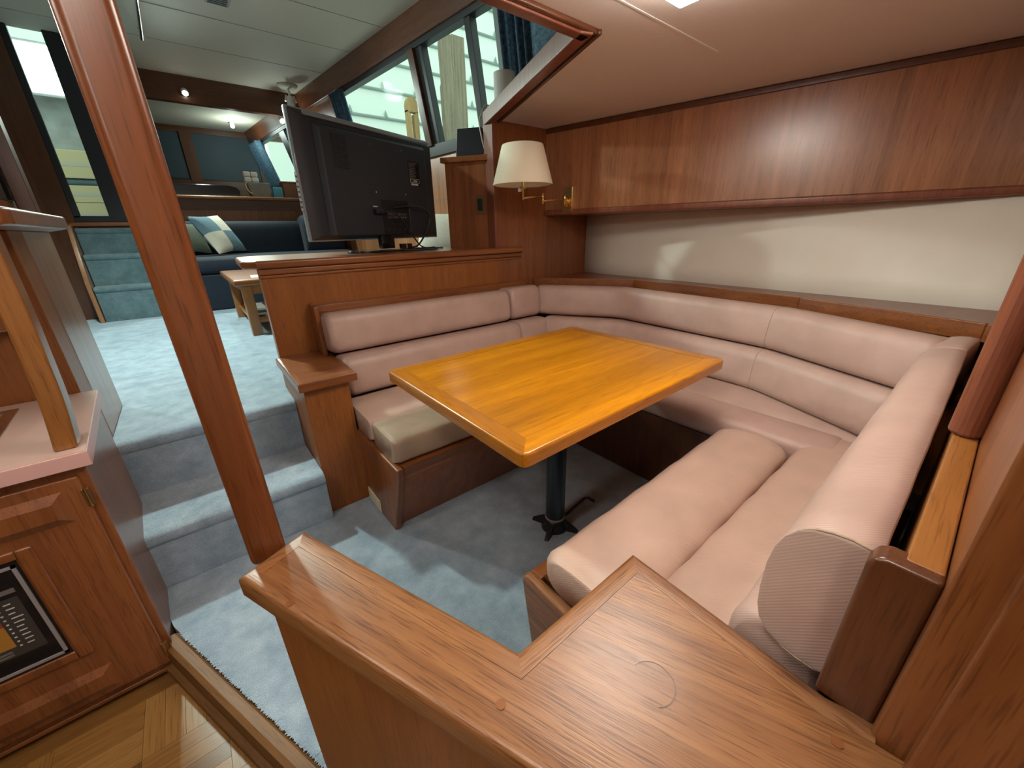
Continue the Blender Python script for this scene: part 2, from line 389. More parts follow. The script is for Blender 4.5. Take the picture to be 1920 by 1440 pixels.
# ================================================================= STRUCTURE
# dinette floor
struct(MB().prism([(-0.30, 1.345), (0.18, 0.16), (2.3, -0.05), (2.35, 1.62), (-0.36, 1.62)], -0.06, 0.0).build('floor', 'carpet'),
       'blue grey carpet of the sunken dinette')
struct(MB().prism([(-3.0, 1.86), (2.3, 1.86), (2.3, 8.2), (-3.0, 8.2)], 0.30, 0.45).build('floor_saloon', 'carpet'), 'blue grey carpet of the raised saloon')
# galley floor: mosaic parquet, every finger its own piece
pq = struct(MB().box((-1.6, -0.8, -0.12), (0.55, 1.45, -0.094)).build('floor_galley', 'oak_b'), 'oak mosaic parquet of the galley')
fm = {}
FL, FW = 0.176, 0.044
for nm in ('oak_a', 'oak_b', 'oak_c'):
    o = MB().box((-FL/2+0.0004, -FW/2+0.0004, 0), (FL/2-0.0004, FW/2-0.0004, 0.014)).build('parquet_finger', nm)
    fm[nm] = o.data; bpy.data.objects.remove(o)
for bi in range(-6, 5):
    for bj in range(0, 8):
        bx, by = -0.12+bi*FL, 0.24+bj*FL
        if bx < -0.85 or bx > 0.15 or by > 1.24: continue
        if (bx+0.26)*(-U.y)-(by-1.20)*(-U.x) > 0.13: continue   # beyond the threshold
        for k in range(4):
            nm = random.choice(['oak_a', 'oak_a', 'oak_b', 'oak_c'])
            o = bpy.data.objects.new('parquet_finger', fm[nm]); COL.objects.link(o); o.parent = pq
            off = (k-1.5)*FW
            if (bi+bj) % 2: o.location = (bx, by+off, -0.094)
            else: o.location = (bx+off, by, -0.094); o.rotation_euler = (0, 0, PI/2)
# threshold strip
T0 = Vector((-0.297, 1.305)); T1 = T0+U*1.15; nrm = Vector((U.y, -U.x))  # toward galley (-x side)
st = MB()
prof = [(0.012, -0.07), (0.012, 0.0), (0.0, 0.010), (-0.022, 0.012), (-0.034, 0.006), (-0.036, -0.06), (-0.050, -0.065), (-0.052, -0.08), (0.012, -0.08)]
vs = []
for q in (T0, T1):
    for (d, z) in prof: vs.append((q.x-nrm.x*d*-1*-1, q.y-nrm.y*d*-1*-1, z))
n_ = len(prof)
st.add(vs, [tuple(range(n_)), tuple(range(n_, 2*n_))]+[(i, (i+1) % n_, n_+(i+1) % n_, n_+i) for i in range(n_)])
struct(st.build('trim_1', 'threshold_d', None, auto=30), 'oak threshold strip between parquet and carpet')

# ragged carpet edge along the threshold
tf_ = MB(); rr_ = random.Random(3)
inn = -nrm   # toward the carpet
for k in range(420):
    q = T0+U*(0.02+1.1*k/420); L = rr_.uniform(0.003, 0.009); wv = rr_.uniform(0.004, 0.007)
    b0 = q+inn*0.040-U*wv; b1 = q+inn*0.040+U*wv; m0_ = q+inn*0.013-U*wv*0.8; m1_ = q+inn*0.013+U*wv*0.8
    tip = q+inn*(0.012-L)+U*rr_.uniform(-.003, .003); zt = rr_.uniform(0.011, 0.0135)
    tf_.add([(b0.x, b0.y, 0.0004), (b1.x, b1.y, 0.0004), (m1_.x, m1_.y, zt), (m0_.x, m0_.y, zt), (tip.x, tip.y, 0.0124)], [(0, 1, 2, 3), (3, 2, 4)])
fr_ = tf_.build('carpet_fringe', 'carpet', bpy.data.objects['floor']); fr_['kind'] = 'stuff'
# low galley wall with L-shaped cap
cap = [(-0.058, 0.677), (0.158, 0.170), (0.33, -0.235), (0.52, -0.235), (0.492, -0.043), (0.480, 0.0), (0.493, 0.284), (0.226, 0.281), (0.056, 0.727)]
wl = thing('wall_galley_low', '', '', (0.1, 0.3, -0.08)); del wl['label']; del wl['category']; wl['kind'] = 'structure'; wl['label'] = 'low teak wall with L-shaped varnished cap in front of dinette'
core = inset(cap, 0.024)
MB().prism(core, -0.08, 0.566).build('wall_panel', 'panel_x', wl)
framed_top(wl, cap, 0.562, 0.602, 0.030, 'cap_d', ['cap_d', 'cap_d', 'cap_x', 'cap_y', 'cap_y', 'cap_y', 'cap_x', 'cap_d', 'cap_x'], bev=0.009, pname='cap_panel', ename='cap_edge', skip=(2, 3))
# round plugs and a water ring on the cap
def ring(mb, c, r, w, z, n=40, a0=0, a1=2*PI, ec=1.0):
    vs = []; fs = []
    for k in range(n+1):
        a = a0+(a1-a0)*k/n
        for rr in (r-w, r+w): vs.append((c[0]+rr*math.cos(a), c[1]+rr*math.sin(a)*ec, z))
    for k in range(n): fs.append((2*k, 2*k+1, 2*k+3, 2*k+2))
    return mb.add(vs, fs)
for (px, py) in ((0.168, 0.245), (0.0, 0.565), (0.432, -0.022)):
    MB().lathe([(0.0062, 0), (0.0062, 0.0006)], (px, py, 0.6022), 18).build('wood_plug', 'teak_y', wl)
ring(MB(), (0.330, 0.142), 0.027, 0.0006, 0.6023, a0=-2.3, a1=1.5).build('water_ring', 'teak_dark_x', wl)

# stairs up to the saloon
sr = thing('carpeted_stairs', 'two broad carpeted steps rising from dinette to saloon', 'stairs', (-0.06, 1.6, 0))
def step_prof(y0, z0, z1, y1):
    h = z1
    return [(y1, z0), (y0+0.010, z0), (y0+0.010, h-0.046), (y0+0.006, h-0.045), (y0+0.002, h-0.040), (y0-0.004, h-0.026), (y0, h-0.012), (y0+0.012, h-0.003), (y0+0.03, h), (y1, h)]
MB().extrude(step_prof(1.535, 0, 0.225, 2.0), 'x', -0.345, 0.2395).build('step', 'carpet', sr, smooth=False, bevel=0.004)
MB().extrude(step_prof(1.835, 0.2, 0.452, 2.2), 'x', -0.354, 0.2395).build('step', 'carpet', sr, smooth=False, bevel=0.004)

# TV half wall, back bulkhead
wt = struct(MB().box((0.242, 2.0, -0.02), (1.50, 2.05, 1.0)).build('wall_tv_half', 'panel_x'), 'teak half wall below the television counter')
wb = thing('wall_bulkhead', 'x', 'x', (1.5, 2.0, 0)); del wb['category']; wb['kind'] = 'structure'; wb['label'] = 'teak bulkhead beside the wall lamp'
MB().box((1.50, 2.0, 0.0), (2.6, 2.05, 1.70)).build('wall_panel', 'veneer_red_z', wb)
MB().box((1.485, 1.985, 1.03), (1.515, 2.07, 1.70)).build('corner_post', 'rail_red', wb, bevel=0.004)
# counter with moulded edge
ct = thing('television_counter', 'long teak counter top with moulded edge carrying the television', 'counter', (0.9, 2.2, 1.0))
cpoly = [(0.185, 2.02), (0.235, 1.968), (1.69, 1.968), (1.69, 2.0), (1.50, 2.0), (1.50, 2.08), (1.88, 2.5), (0.27, 2.5), (0.205, 2.40)]
MB().prism(cpoly, 1.002, 1.036).build('counter_top', 'teak_x', ct, bevel=0.010, seg=3)
MB().box((0.236, 1.984, 0.976), (1.69, 2.0, 1.002)).build('edge_moulding', 'teak_x', ct, bevel=0.006)
MB().box((0.24, 1.992, 0.962), (1.69, 2.0, 0.974)).build('edge_moulding', 'teak_x', ct, bevel=0.003)

# hull side: white panel, upper cabinet, shelf
vsn = []
N = 8
grid = MB()
for i in range(N+1):
    t = i/N; y = 2.02+(-0.25-2.02)*t
    xb = 2.31+(2.20-2.31)*t; xt = 2.31+(2.43-2.31)*t
    for j in range(5):
        s_ = j/4; grid.v.append((xb+(xt-xb)*s_, y, 0.80+s_*0.5))
for i in range(N):
    for j in range(4): a = i*5+j; grid.f.append((a, a+1, a+6, a+5))
hp = grid.build('wall_hull', 'white_panel', None, smooth=True); struct(hp, 'cream panel of the hull side above the bench')
sol = hp.modifiers.new('sol', 'SOLIDIFY'); sol.thickness = 0.03; sol.offset = 1
MB_ = MB().box((2.55, -2.0, -0.2), (2.62, 2.05, 1.75)); struct(MB_.build('wall_starboard', 'teak_z'), 'outer hull side')
cab = thing('overhead_locker', 'long reddish teak overhead locker along the hull side', 'locker', (2.1, 1.0, 1.22))
CA = Vector((1.905, 1.998)); CB = Vector((2.405, -0.10)); cd_ = (CB-CA).normalized(); cn = Vector((cd_.y, -cd_.x))
if cn.x < 0: cn = -cn
def cabp(s_, d): p = CA+cd_*s_+cn*d; return (p.x, p.y)
LC = (CB-CA).length
MB().prism([cabp(0, 0), cabp(LC, 0), (2.62, -0.10), (2.62, 1.998)], 1.245, 1.693).build('locker_front', 'veneer_z', cab)
MB().prism([cabp(0, -0.012), cabp(LC, -0.012), (2.5, -0.10), (2.5, 1.998)], 1.215, 1.248).build('bottom_rail', 'rail_red', cab, bevel=0.008, seg=3)
MB().prism([cabp(0, -0.010), cabp(LC, -0.010), cabp(LC, 0.01), cabp(0, 0.01)], 1.668, 1.694).build('top_moulding', 'teak_dark_x', cab, bevel=0.004)
sh = thing('bench_shelf', 'narrow teak shelf running behind the bench back cushions', 'shelf', (2.1, 1.0, 0.8))
SF = [(1.69, 2.0), (1.80, 1.995), (2.155, 1.46), (2.07, 0.55), (1.905, 0.0), (1.88, -0.08)]
SB = [(2.30, -0.08), (2.34, 0.55), (2.35, 1.46), (2.35, 2.0)]
MB().prism(SF+SB, 0.815, 0.832).build('shelf_board', 'rail_red', sh)
for i in range(1, len(SF)-1):
    a = Vector(SF[i]); b = Vector(SF[i+1]); d = (b-a).normalized(); nn = Vector((d.y, -d.x)); nn = nn if nn.x > 0 else -nn
    MB().prism([tuple(a-nn*0.004), tuple(b-nn*0.004), tuple(b+nn*0.02), tuple(a+nn*0.02)], 0.775, 0.835).build('shelf_lip', 'teak_y', sh, bevel=0.004)

# dinette ceiling with opening to the saloon
CZ = 1.696
ceil = [(-3.0, -2.0), (2.7, -2.0), (2.7, 2.02), (1.53, 2.02), (1.155, 1.02), (-3.0, 1.02)]
cl = struct(MB().prism(ceil, CZ, CZ+0.04).build('ceiling', 'ceiling_vinyl'), 'pinkish vinyl ceiling of the dinette')
MB().box((1.02, 0.845, CZ-0.0015), (1.62, 0.852, CZ)).build('ceiling_seam', 'white_plastic', cl, bevel=0.0005)
tr = thing('ceiling_opening_trim', 'x', 'x', (1.2, 1.2, CZ)); del tr['category']; tr['kind'] = 'structure'; tr.name = 'trim_2'; tr['label'] = 'red brown teak coaming around the ceiling opening'
def coam(a, b, w0, w1, z0, z1, name, mat):
    a = Vector(a); b = Vector(b); d = (b-a).normalized(); nn = Vector((d.y, -d.x)) 
    return MB().prism([tuple(a+nn*w0), tuple(b+nn*w0), tuple(b+nn*w1), tuple(a+nn*w1)], z0, z1).build(name, mat, tr, bevel=0.004)
coam((1.130, 0.985), (1.535, 2.065), 0.0, -0.045, 1.676, 1.742, 'coaming_board', 'rail_red')
coam((1.150, 0.985), (1.550, 2.04), 0.015, 0.0, 1.682, 1.697, 'coaming_moulding', 'teak_dark_x')
MB().box((-3.0, 1.0, 1.676), (1.136, 1.04, 1.742)).build('coaming_board', 'rail_red', tr, bevel=0.004)
MB().box((-3.0, 0.985, 1.682), (1.15, 1.0, 1.697)).build('coaming_moulding', 'teak_dark_x', tr, bevel=0.004)
# side deck ledge above the dinette ceiling (carries the paper rolls)
struct(MB().prism([(1.19, 1.03), (2.6, 1.03), (2.6, 2.7), (1.84, 2.7), (1.56, 2.08)], 1.700, 1.738).build('trim_3', 'teak_x'), 'teak ledge under the side windows')

# galley ceiling close walls behind the camera so the room is shut
struct(MB().box((-3.0, -2.04, -0.2), (2.7, -2.0, 1.75)).build('wall_forward', 'white_panel'), 'cream wall behind the viewpoint')
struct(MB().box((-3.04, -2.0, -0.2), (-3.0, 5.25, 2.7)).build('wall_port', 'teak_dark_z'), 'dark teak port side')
struct(MB().box((-3.0, -2.0, -0.2), (2.7, 2.0, -0.125)).build('floor_underlay', 'teak_dark_x'), 'bilge boards under the floors')
# bulkhead on the right of the picture
br = thing('wall_right', 'x', 'x', (0.9, -0.06, 0)); del br['category']; br['kind'] = 'structure'; br['label'] = 'teak bulkhead with rounded post at the right edge'
MB().box((0.470, -0.075, 0.0), (2.5, -0.043, 1.696)).build('wall_panel', 'teak_z', br, bevel=0.004)
MB().box((0.452, -0.32, 0.0), (0.60, -0.072, 1.696)).build('wall_panel', 'teak_z', br, bevel=0.004)
MB().box((0.52, -0.042, 0.0), (2.0, -0.020, 0.60)).build('lower_panel', 'teak_dark_z', br)
MB().box((0.496, -0.042, 0.60), (2.0, -0.013, 0.818)).build('ledge', 'honey_x', br, bevel=0.003)
MB().lathe([(0.019, 0.0), (0.021, 0.004), (0.021, 0.875)], (0.905, -0.026, 0.82), 20).build('rounded_post', 'rail_red', br, smooth=False)
MB().extrude([(0.012, 0.595), (0.012, 0.800), (0.008, 0.812), (-0.002, 0.817), (-0.043, 0.817), (-0.043, 0.595)], 'x', 0.482, 0.514).build('end_board', 'teak_dark_z', br, bevel=0.005, seg=3)

# ================================================================= DINETTE BENCHES
# far bench (below the TV wall)
fb = thing('bench', 'pink upholstered bench along the television half wall with teak base', 'bench', (1.0, 1.6, 0))
MB().extrude([(1.205, 0.343), (1.205, 0.285), (1.318, 0.0), (1.99, 0.0), (1.99, 0.343)], 'x', 0.432, 1.484).build('base_panel', 'veneer_red_z', fb)
MB().hexa([(0.44, 1.212, 0.278), (1.48, 1.212, 0.278), (1.48, 1.24, 0.278), (0.44, 1.24, 0.278), (0.44, 1.186, 0.344), (1.48, 1.186, 0.344), (1.48, 1.24, 0.344), (0.44, 1.24, 0.344)]).build('front_rail', 'teak_x', fb, bevel=0.004)
MB().extrude([(1.172, 0.348), (1.180, 0.30), (1.292, 0.0), (1.62, 0.0), (1.62, 0.345)], 'x', 0.408, 0.436).build('end_panel', 'teak_z', fb, bevel=0.007, seg=3)
cushion('seat_back_panel', 'vinyl_seat', fb, [(0.418, 1.575, 0.398), (1.50, 1.575, 0.398)], 0.157, 0.053, e=5.5, endr=0.018)
cushion('seat_front_panel', 'vinyl_tan', fb, [(0.420, 1.310, 0.398), (1.455, 1.310, 0.398)], 0.110, 0.053, e=5.5, endr=0.018)
cushion('lower_back_cushion', 'vinyl', fb, [(0.440, 1.80, 0.530), (1.455, 1.80, 0.530)], 0.095, 0.093, e=4.0, tilt=-0.10, endr=0.025)
cushion('upper_back_cushion', 'vinyl', fb, [(0.425, 1.885, 0.712), (1.452, 1.885, 0.712)], 0.085, 0.092, e=4.2, tilt=-0.12, endr=0.03)
cushion('lower_corner_cushion', 'vinyl', fb, [(1.462, 1.81, 0.530), (1.690, 1.81, 0.530)], 0.090, 0.093, e=4.0, tilt=-0.10, endr=0.02)
cushion('upper_corner_cushion', 'vinyl', fb, [(1.462, 1.890, 0.716), (1.695, 1.890, 0.716)], 0.085, 0.095, e=4.2, tilt=-0.12, endr=0.025)
MB().box((0.425, 1.968, 0.345), (1.70, 1.999, 0.828)).build('back_board', 'teak_x', fb, bevel=0.003)
MB().extrude([(1.90, 0.62), (1.915, 0.83), (1.93, 0.838), (1.999, 0.838), (1.999, 0.34), (1.90, 0.34)], 'x', 0.405, 0.426).build('back_end_board', 'teak_z', fb, bevel=0.004)
# outlet cover on the end panel
oc = thing('outlet_cover', 'small cream outlet cover low on the bench end', 'outlet', (0.405, 1.49, 0.04))
MB().box((0.401, 1.425, 0.010), (0.408, 1.560, 0.072)).build('cover_plate', 'cream_plastic', oc, bevel=0.003)
MB().box((0.3995, 1.455, 0.022), (0.402, 1.530, 0.060)).build('flap', 'cream_plastic', oc, bevel=0.001)
for yy in (1.435, 1.550): MB().lathe([(0.0028, 0), (0.0028, 0.001)], (0.401, yy, 0.041), 10, axis=(-1, 0, 0)).build('screw', 'brass', oc)

# hull side bench
hb = thing('bench', 'curved pink upholstered bench along the hull side', 'bench', (1.8, 0.9, 0))
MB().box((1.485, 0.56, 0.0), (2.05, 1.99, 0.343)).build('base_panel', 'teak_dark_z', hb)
cushion('seat_front_panel', 'vinyl', hb, [(1.555, 1.46, 0.396), (1.555, 0.20, 0.396)], 0.095, 0.058, e=3.0, endr=0.02)
cushion('seat_back_panel', 'vinyl', hb, [(1.80, 1.65, 0.394), (1.78, 0.12, 0.394)], 0.16, 0.054, e=3.4, endr=0.02)
HU = [(1.745, 1.895, 0.712), (2.03, 1.44, 0.712), (1.965, 0.56, 0.712), (1.735, 0.045, 0.712)]
HL = [(1.725, 1.80, 0.530), (1.955, 1.395, 0.530), (1.925, 0.57, 0.530), (1.715, 0.09, 0.530)]
for nm, pth, a, b, tl in (('upper_back_cushion', HU, 0.085, 0.092, -0.13), ('lower_back_cushion', HL, 0.095, 0.093, -0.10)):
    co_ = cushion(nm, 'vinyl', hb, pth, a, b, e=4.0, tilt=tl, endr=0.03, puff=0.0, step=0.05)
    for i in (1, 2):   # stitched seams where the cushion changes direction
        p = Vector(pth[i]); d = (Vector(pth[i+1])-Vector(pth[i-1])).normalized(); w = Vector((-d.y, d.x, 0))
        sm_ = (Vector(pth[i-1])+Vector(pth[i+1]))/2; p = p+(sm_-p).normalized()*0.012
        rg = [p+w*(x*math.cos(tl)-y*math.sin(tl))+Vector((0, 0, 1))*(x*math.sin(tl)+y*math.cos(tl)) for x, y in superrect(a*1.0, b*1.0, 4.0, 28)]
        MB().tube(rg+[rg[0]], 0.0022, 5, cap=False).build('seam', 'vinyl', co_, smooth=True)
# near bench
nb = thing('bench', 'pink upholstered bench nearest the camera with thick rounded back bolster', 'bench', (1.0, 0.3, 0))
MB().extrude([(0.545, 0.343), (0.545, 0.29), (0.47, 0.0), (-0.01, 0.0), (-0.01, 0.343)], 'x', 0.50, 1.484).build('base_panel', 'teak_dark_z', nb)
MB().box((0.49, 0.515, 0.290), (1.48, 0.552, 0.344)).build('front_rail', 'teak_x', nb, bevel=0.004)
MB().extrude([(0.560, 0.335), (0.545, 0.350), (0.30, 0.350), (0.10, 0.35), (0.10, 0.0), (0.50, 0.0)], 'x', 0.462, 0.490).build('end_panel', 'cap_y', nb, bevel=0.009, seg=3)
cushion('seat_front_roll', 'vinyl_seat', nb, [(0.490, 0.398, 0.390), (1.43, 0.415, 0.396)], 0.116, 0.056, e=2.7, endr=0.03)
cushion('seat_back_roll', 'vinyl_seat', nb, [(0.50, 0.185, 0.390), (1.62, 0.19, 0.390)], 0.106, 0.058, e=3.0, endr=0.025)
cushion('lower_back_cushion', 'vinyl', nb, [(0.535, 0.070, 0.520), (1.62, 0.085, 0.520)], 0.062, 0.078, e=3.0, endr=0.02)
bsec = [(-0.040, 0.108), (-0.022, 0.110), (-0.006, 0.108), (0.010, 0.103), (0.022, 0.094), (0.031, 0.078), (0.037, 0.055), (0.040, 0.025), (0.040, -0.020), (0.038, -0.050), (0.033, -0.072), (0.022, -0.088), (0.006, -0.097), (-0.012, -0.100), (-0.030, -0.100), (-0.040, -0.095), (-0.042, -0.05), (-0.042, 0.0), (-0.042, 0.06), (-0.042, 0.10)]
cushion('upper_back_cushion', 'vinyl', nb, [(0.510, 0.051, 0.692), (1.60, 0.062, 0.698)], 0.042, 0.111, sec=bsec, endr=0.005, puff=0.002)
cushion('upper_corner_cushion', 'vinyl', nb, [(1.59, 0.062, 0.700), (1.80, 0.045, 0.700)], 0.046, 0.112, sec=[(x*1.04, y*1.01) for x, y in bsec], endr=0.02)
# welt seam around the bolster's end
welt = [(0.5125, 0.051+x*1.0, 0.692+y*1.0) for x, y in bsec]
MB().tube(welt+[welt[0]], 0.0019, 6, cap=False).build('welt', 'vinyl_tan', nb, smooth=True)

# armrest box beside the stairs
ar = thing('armrest_box', 'tall teak armrest box at the foot of the far bench', 'armrest', (0.33, 1.78, 0))
MB().extrude([(1.585, 0.0), (1.985, 0.0), (1.985, 0.578), (1.585, 0.578)], 'x', 0.240, 0.410).build('body', 'panel_x', ar, bevel=0.003)
framed_top(ar, [(0.222, 1.56), (0.440, 1.56), (0.440, 1.999), (0.222, 1.999)], 0.578, 0.612, 0.022, 'teak_x', ['teak_x', 'teak_y', 'teak_x', 'teak_y'], bev=0.005, pname='top_panel', ename='top_edge')

# ================================================================= TABLE
tb = thing('dinette_table', 'orange varnished rectangular table on a single black pedestal leg', 'table', (0.926, 0.896, 0))
tp = [(0.450, 0.530), (1.398, 0.545), (1.385, 1.255), (0.450, 1.242)]
def chamf(poly, r):
    out = []
    n = len(poly)
    for i in range(n):
        p = Vector(poly[i]); a = (Vector(poly[i-1])-p).normalized(); b = (Vector(poly[(i+1) % n])-p).normalized()
        for k in range(5):
            t = k/4; out.append(tuple(p+a*r*(1-t)**2+b*r*t**2))
    return out
ins_ = inset(tp, 0.052)
MB().prism(inset(ins_, 0.0012), 0.668, 0.6995).build('top_panel', 'table_x', tb)
rc = chamf(tp, 0.022)
for i in range(4):
    j = (i+1) % 4
    r_ = 0.007; rings = [(0.0, 0.667), (0.0, 0.7003-r_)]+[(r_-r_*math.cos(t), 0.7003-r_+r_*math.sin(t)) for t in (PI/8, PI/4, 3*PI/8, PI/2)]
    idx = [(i*5+k) for k in (2, 3, 4)]+[(j*5+k) for k in (0, 1, 2)]
    vs = []; m_ = len(idx)
    for (d, z) in rings:
        q = inset(rc, d) if d else rc
        vs += [(q[k][0], q[k][1], z) for k in idx]
    fs = [(a*m_+k, a*m_+k+1, (a+1)*m_+k+1, (a+1)*m_+k) for a in range(len(rings)-1) for k in range(m_-1)]
    b0 = len(vs); vs += [(ins_[j][0], ins_[j][1], 0.7003), (ins_[i][0], ins_[i][1], 0.7003), (ins_[j][0], ins_[j][1], 0.667), (ins_[i][0], ins_[i][1], 0.667)]
    top = (len(rings)-1)*m_
    fs += [tuple(top+k for k in range(m_))+(b0, b0+1), tuple(k for k in range(m_))+(b0+2, b0+3), (b0, b0+1, b0+3, b0+2)]
    MB().add(vs, fs).build('edge_board', ['table_x', 'table_y', 'table_x', 'table_y'][i], tb, auto=35)
MB().lathe([(0.0375, 0.045), (0.0375, 0.64), (0.07, 0.652), (0.07, 0.667)], (0.926, 0.896, 0), 32).build('pedestal', 'black_metal', tb, smooth=False)
MB().lathe([(0.041, 0.048), (0.0415, 0.052), (0.041, 0.056)], (0.926, 0.896, 0), 32).build('collar', 'frame_grey', tb)
base = MB().lathe([(0.055, 0.0), (0.052, 0.012), (0.043, 0.026), (0.041, 0.05)], (0.926, 0.896, 0), 32)
bo = base.build('base_hub', 'black_metal', tb, smooth=True)
for k in range(4):
    a = math.radians(25+90*k); d = Vector((math.cos(a), math.sin(a), 0)); w = Vector((-d.y, d.x, 0)); c = Vector((0.926, 0.896, 0))
    MB().hexa([tuple(c+d*0.03-w*0.016+Vector((0, 0, 0.0))), tuple(c+d*0.098-w*0.010), tuple(c+d*0.098+w*0.010), tuple(c+d*0.03+w*0.016),
               tuple(c+d*0.03-w*0.012+Vector((0, 0, 0.045))), tuple(c+d*0.098-w*0.006+Vector((0, 0, 0.008))), tuple(c+d*0.098+w*0.006+Vector((0, 0, 0.008))), tuple(c+d*0.03+w*0.012+Vector((0, 0, 0.045)))]).build('foot', 'black_metal', tb, bevel=0.003)
MB().tube([(0.955, 0.880, 0.035), (1.00, 0.875, 0.052), (1.075, 0.870, 0.075), (1.088, 0.862, 0.076), (1.098, 0.835, 0.068)], 0.0065, 8).build('lever', 'black_metal', tb, smooth=True)

# ================================================================= POST
ps = thing('support_post', 'tall teak post rising from the end of the low wall', 'post', (-0.016, 0.76, 0))
MB().hexa([(-0.036, 0.712, 0.575), (0.021, 0.712, 0.575), (0.021, 0.768, 0.575), (-0.036, 0.768, 0.575), (-0.051, 0.712, 2.62), (0.006, 0.712, 2.62), (0.006, 0.768, 2.62), (-0.051, 0.768, 2.62)]).build('shaft', 'post_z', ps, bevel=0.012, seg=4)

# ================================================================= TELEVISION
TVL = Vector((0.51, 2.10)); TVR = Vector((1.38, 2.45)); td = (TVR-TVL).normalized(); tn = Vector((-td.y, td.x))  # tn away from viewer
tvw = (TVR-TVL).length
tv = thing('television', 'large black flat television seen from behind on the counter', 'television', (0.95, 2.28, 1.036))
def T(u, d, z): p = TVL+td*u+tn*d; return (p.x, p.y, z)
def tbox(mb, u0, u1, d0, d1, z0, z1):
    return mb.hexa([T(u0, d0, z0), T(u1, d0, z0), T(u1, d1, z0), T(u0, d1, z0), T(u0, d0, z1), T(u1, d0, z1), T(u1, d1, z1), T(u0, d1, z1)])
ZB, ZT = 1.100, 1.650
tbox(MB(), 0, tvw, 0.030, 0.050, ZB, ZT).build('bezel', 'tv_edge_and_sheen', tv, bevel=0.005)
# back shell with sloped margins
def shell(u0, u1, z0, z1, mu0, mu1, mz0, mz1, d0, d1):
    return MB().hexa([T(u0, d0, z0), T(u1, d0, z0), T(u1, d0, z1), T(u0, d0, z1), T(u0+mu0, d1, z0+mz0), T(u1-mu1, d1, z0+mz0), T(u1-mu1, d1, z1-mz1), T(u0+mu0, d1, z1-mz1)])
shell(0.006, tvw-0.006, ZB+0.004, ZT-0.004, 0.055, 0.03, 0.02, 0.03, 0.031, 0.004).build('back_shell', 'tv_plastic', tv, bevel=0.004)
shell(0.09, tvw-0.10, ZB+0.022, ZT-0.045, 0.02, 0.02, 0.0, 0.02, 0.006, -0.022).build('rear_housing', 'tv_plastic', tv, bevel=0.006)
tbox(MB(), 0.06, tvw-0.06, -0.002, 0.006, ZT-0.030, ZT-0.014).build('top_vent_sheen', 'tv_edge_and_sheen', tv, bevel=0.002)  # pale colour paints the window reflected along this vent strip
for k in range(14):
    z = 1.425+k*0.0105
    mb = MB()
    for c in range(3): tbox(mb, 0.165+c*0.030, 0.190+c*0.030, -0.0235, -0.021, z, z+0.0045)
    mb.build('vent_slot', 'tv_dark', tv)
for (u, z) in ((0.40, 1.555), (0.62, 1.555), (0.40, 1.335), (0.62, 1.335)):
    MB().lathe([(0.004, 0), (0.004, 0.002)], T(u, -0.022, z), 10, axis=(-tn.x, -tn.y, 0)).build('mount_screw', 'chrome', tv)
st_ = tbox(MB(), 0.665, 0.755, -0.0232, -0.0215, 1.385, 1.512).build('rating_label', 'black_gloss', tv)
for k in range(9):
    w = random.uniform(0.045, 0.075)
    tbox(MB(), 0.672, 0.672+w, -0.0236, -0.0231, 1.500-k*0.0085, 1.503-k*0.0085).build('label_print', 'print_grey', st_)
for (u0, u1, z0, z1) in ((0.672, 0.748, 1.420, 1.422), (0.672, 0.748, 1.402, 1.404), (0.672, 0.674, 1.404, 1.420), (0.746, 0.748, 1.404, 1.420), (0.70, 0.73, 1.408, 1.415), (0.678, 0.735, 1.388, 1.398)):
    tbox(MB(), u0, u1, -0.0236, -0.0231, z0, z1).build('label_print', 'print_light', st_)
# connector bay
tbox(MB(), 0.425, 0.625, -0.0235, -0.018, ZB+0.024, 1.300).build('connector_bay', 'tv_dark', tv)
tbox(MB(), 0.452, 0.612, -0.026, -0.0225, 1.205, 1.238).build('jack_plate', 'tv_plastic', tv)
for k in range(9):
    for r_ in range(2):
        MB().lathe([(0.0042, 0), (0.0042, 0.004)], T(0.468+k*0.0155, -0.026, 1.213+r_*0.016), 8, axis=(-tn.x, -tn.y, 0)).build('jack', 'chrome', tv)
for (u, z) in ((0.46, 1.150), (0.50, 1.150), (0.54, 1.150), (0.58, 1.150), (0.49, 1.180), (0.56, 1.180)):
    MB().lathe([(0.003, 0), (0.003, 0.003)], T(u, -0.0235, z), 8, axis=(-tn.x, -tn.y, 0)).build('bay_screw', 'chrome', tv)
tbox(MB(), 0.618, 0.640, -0.040, -0.018, ZB+0.03, 1.292).build('cable_guide', 'tv_plastic', tv, bevel=0.003)
tbox(MB(), 0.365, 0.395, -0.0245, -0.0215, 1.262, 1.268).build('socket_label', 'print_light', tv)
tbox(MB(), 0.362, 0.420, -0.050, -0.020, 1.228, 1.252).build('power_plug', 'black_metal', tv, bevel=0.004)
# side buttons on the near edge
tbox(MB(), -0.0025, 0.001, 0.031, 0.049, 1.235, 1.395).build('button_strip', 'frame_grey', tv)
for k in range(7):
    MB().lathe([(0.0042, 0), (0.0042, 0.002)], T(-0.0025, 0.040, 1.252+k*0.021), 8, axis=(-td.x, -td.y, 0)).build('button', 'black_metal', tv)
# stand
tbox(MB(), 0.415, 0.515, 0.0, 0.03, 1.050, 1.13).build('stand_neck', 'black_gloss', tv, bevel=0.004)
bc = T(0.47, 0.02, 1.037)
sb = MB(); vs = []
nseg = 40
ell = [(0.27*math.cos(2*PI*k/nseg), 0.115*math.sin(2*PI*k/nseg)) for k in range(nseg)]
poly = [(bc[0]+td.x*u+tn.x*d, bc[1]+td.y*u+tn.y*d) for u, d in ell]
sb.prism(poly, 1.037, 1.047).build('stand_base', 'black_gloss', tv, bevel=0.003)
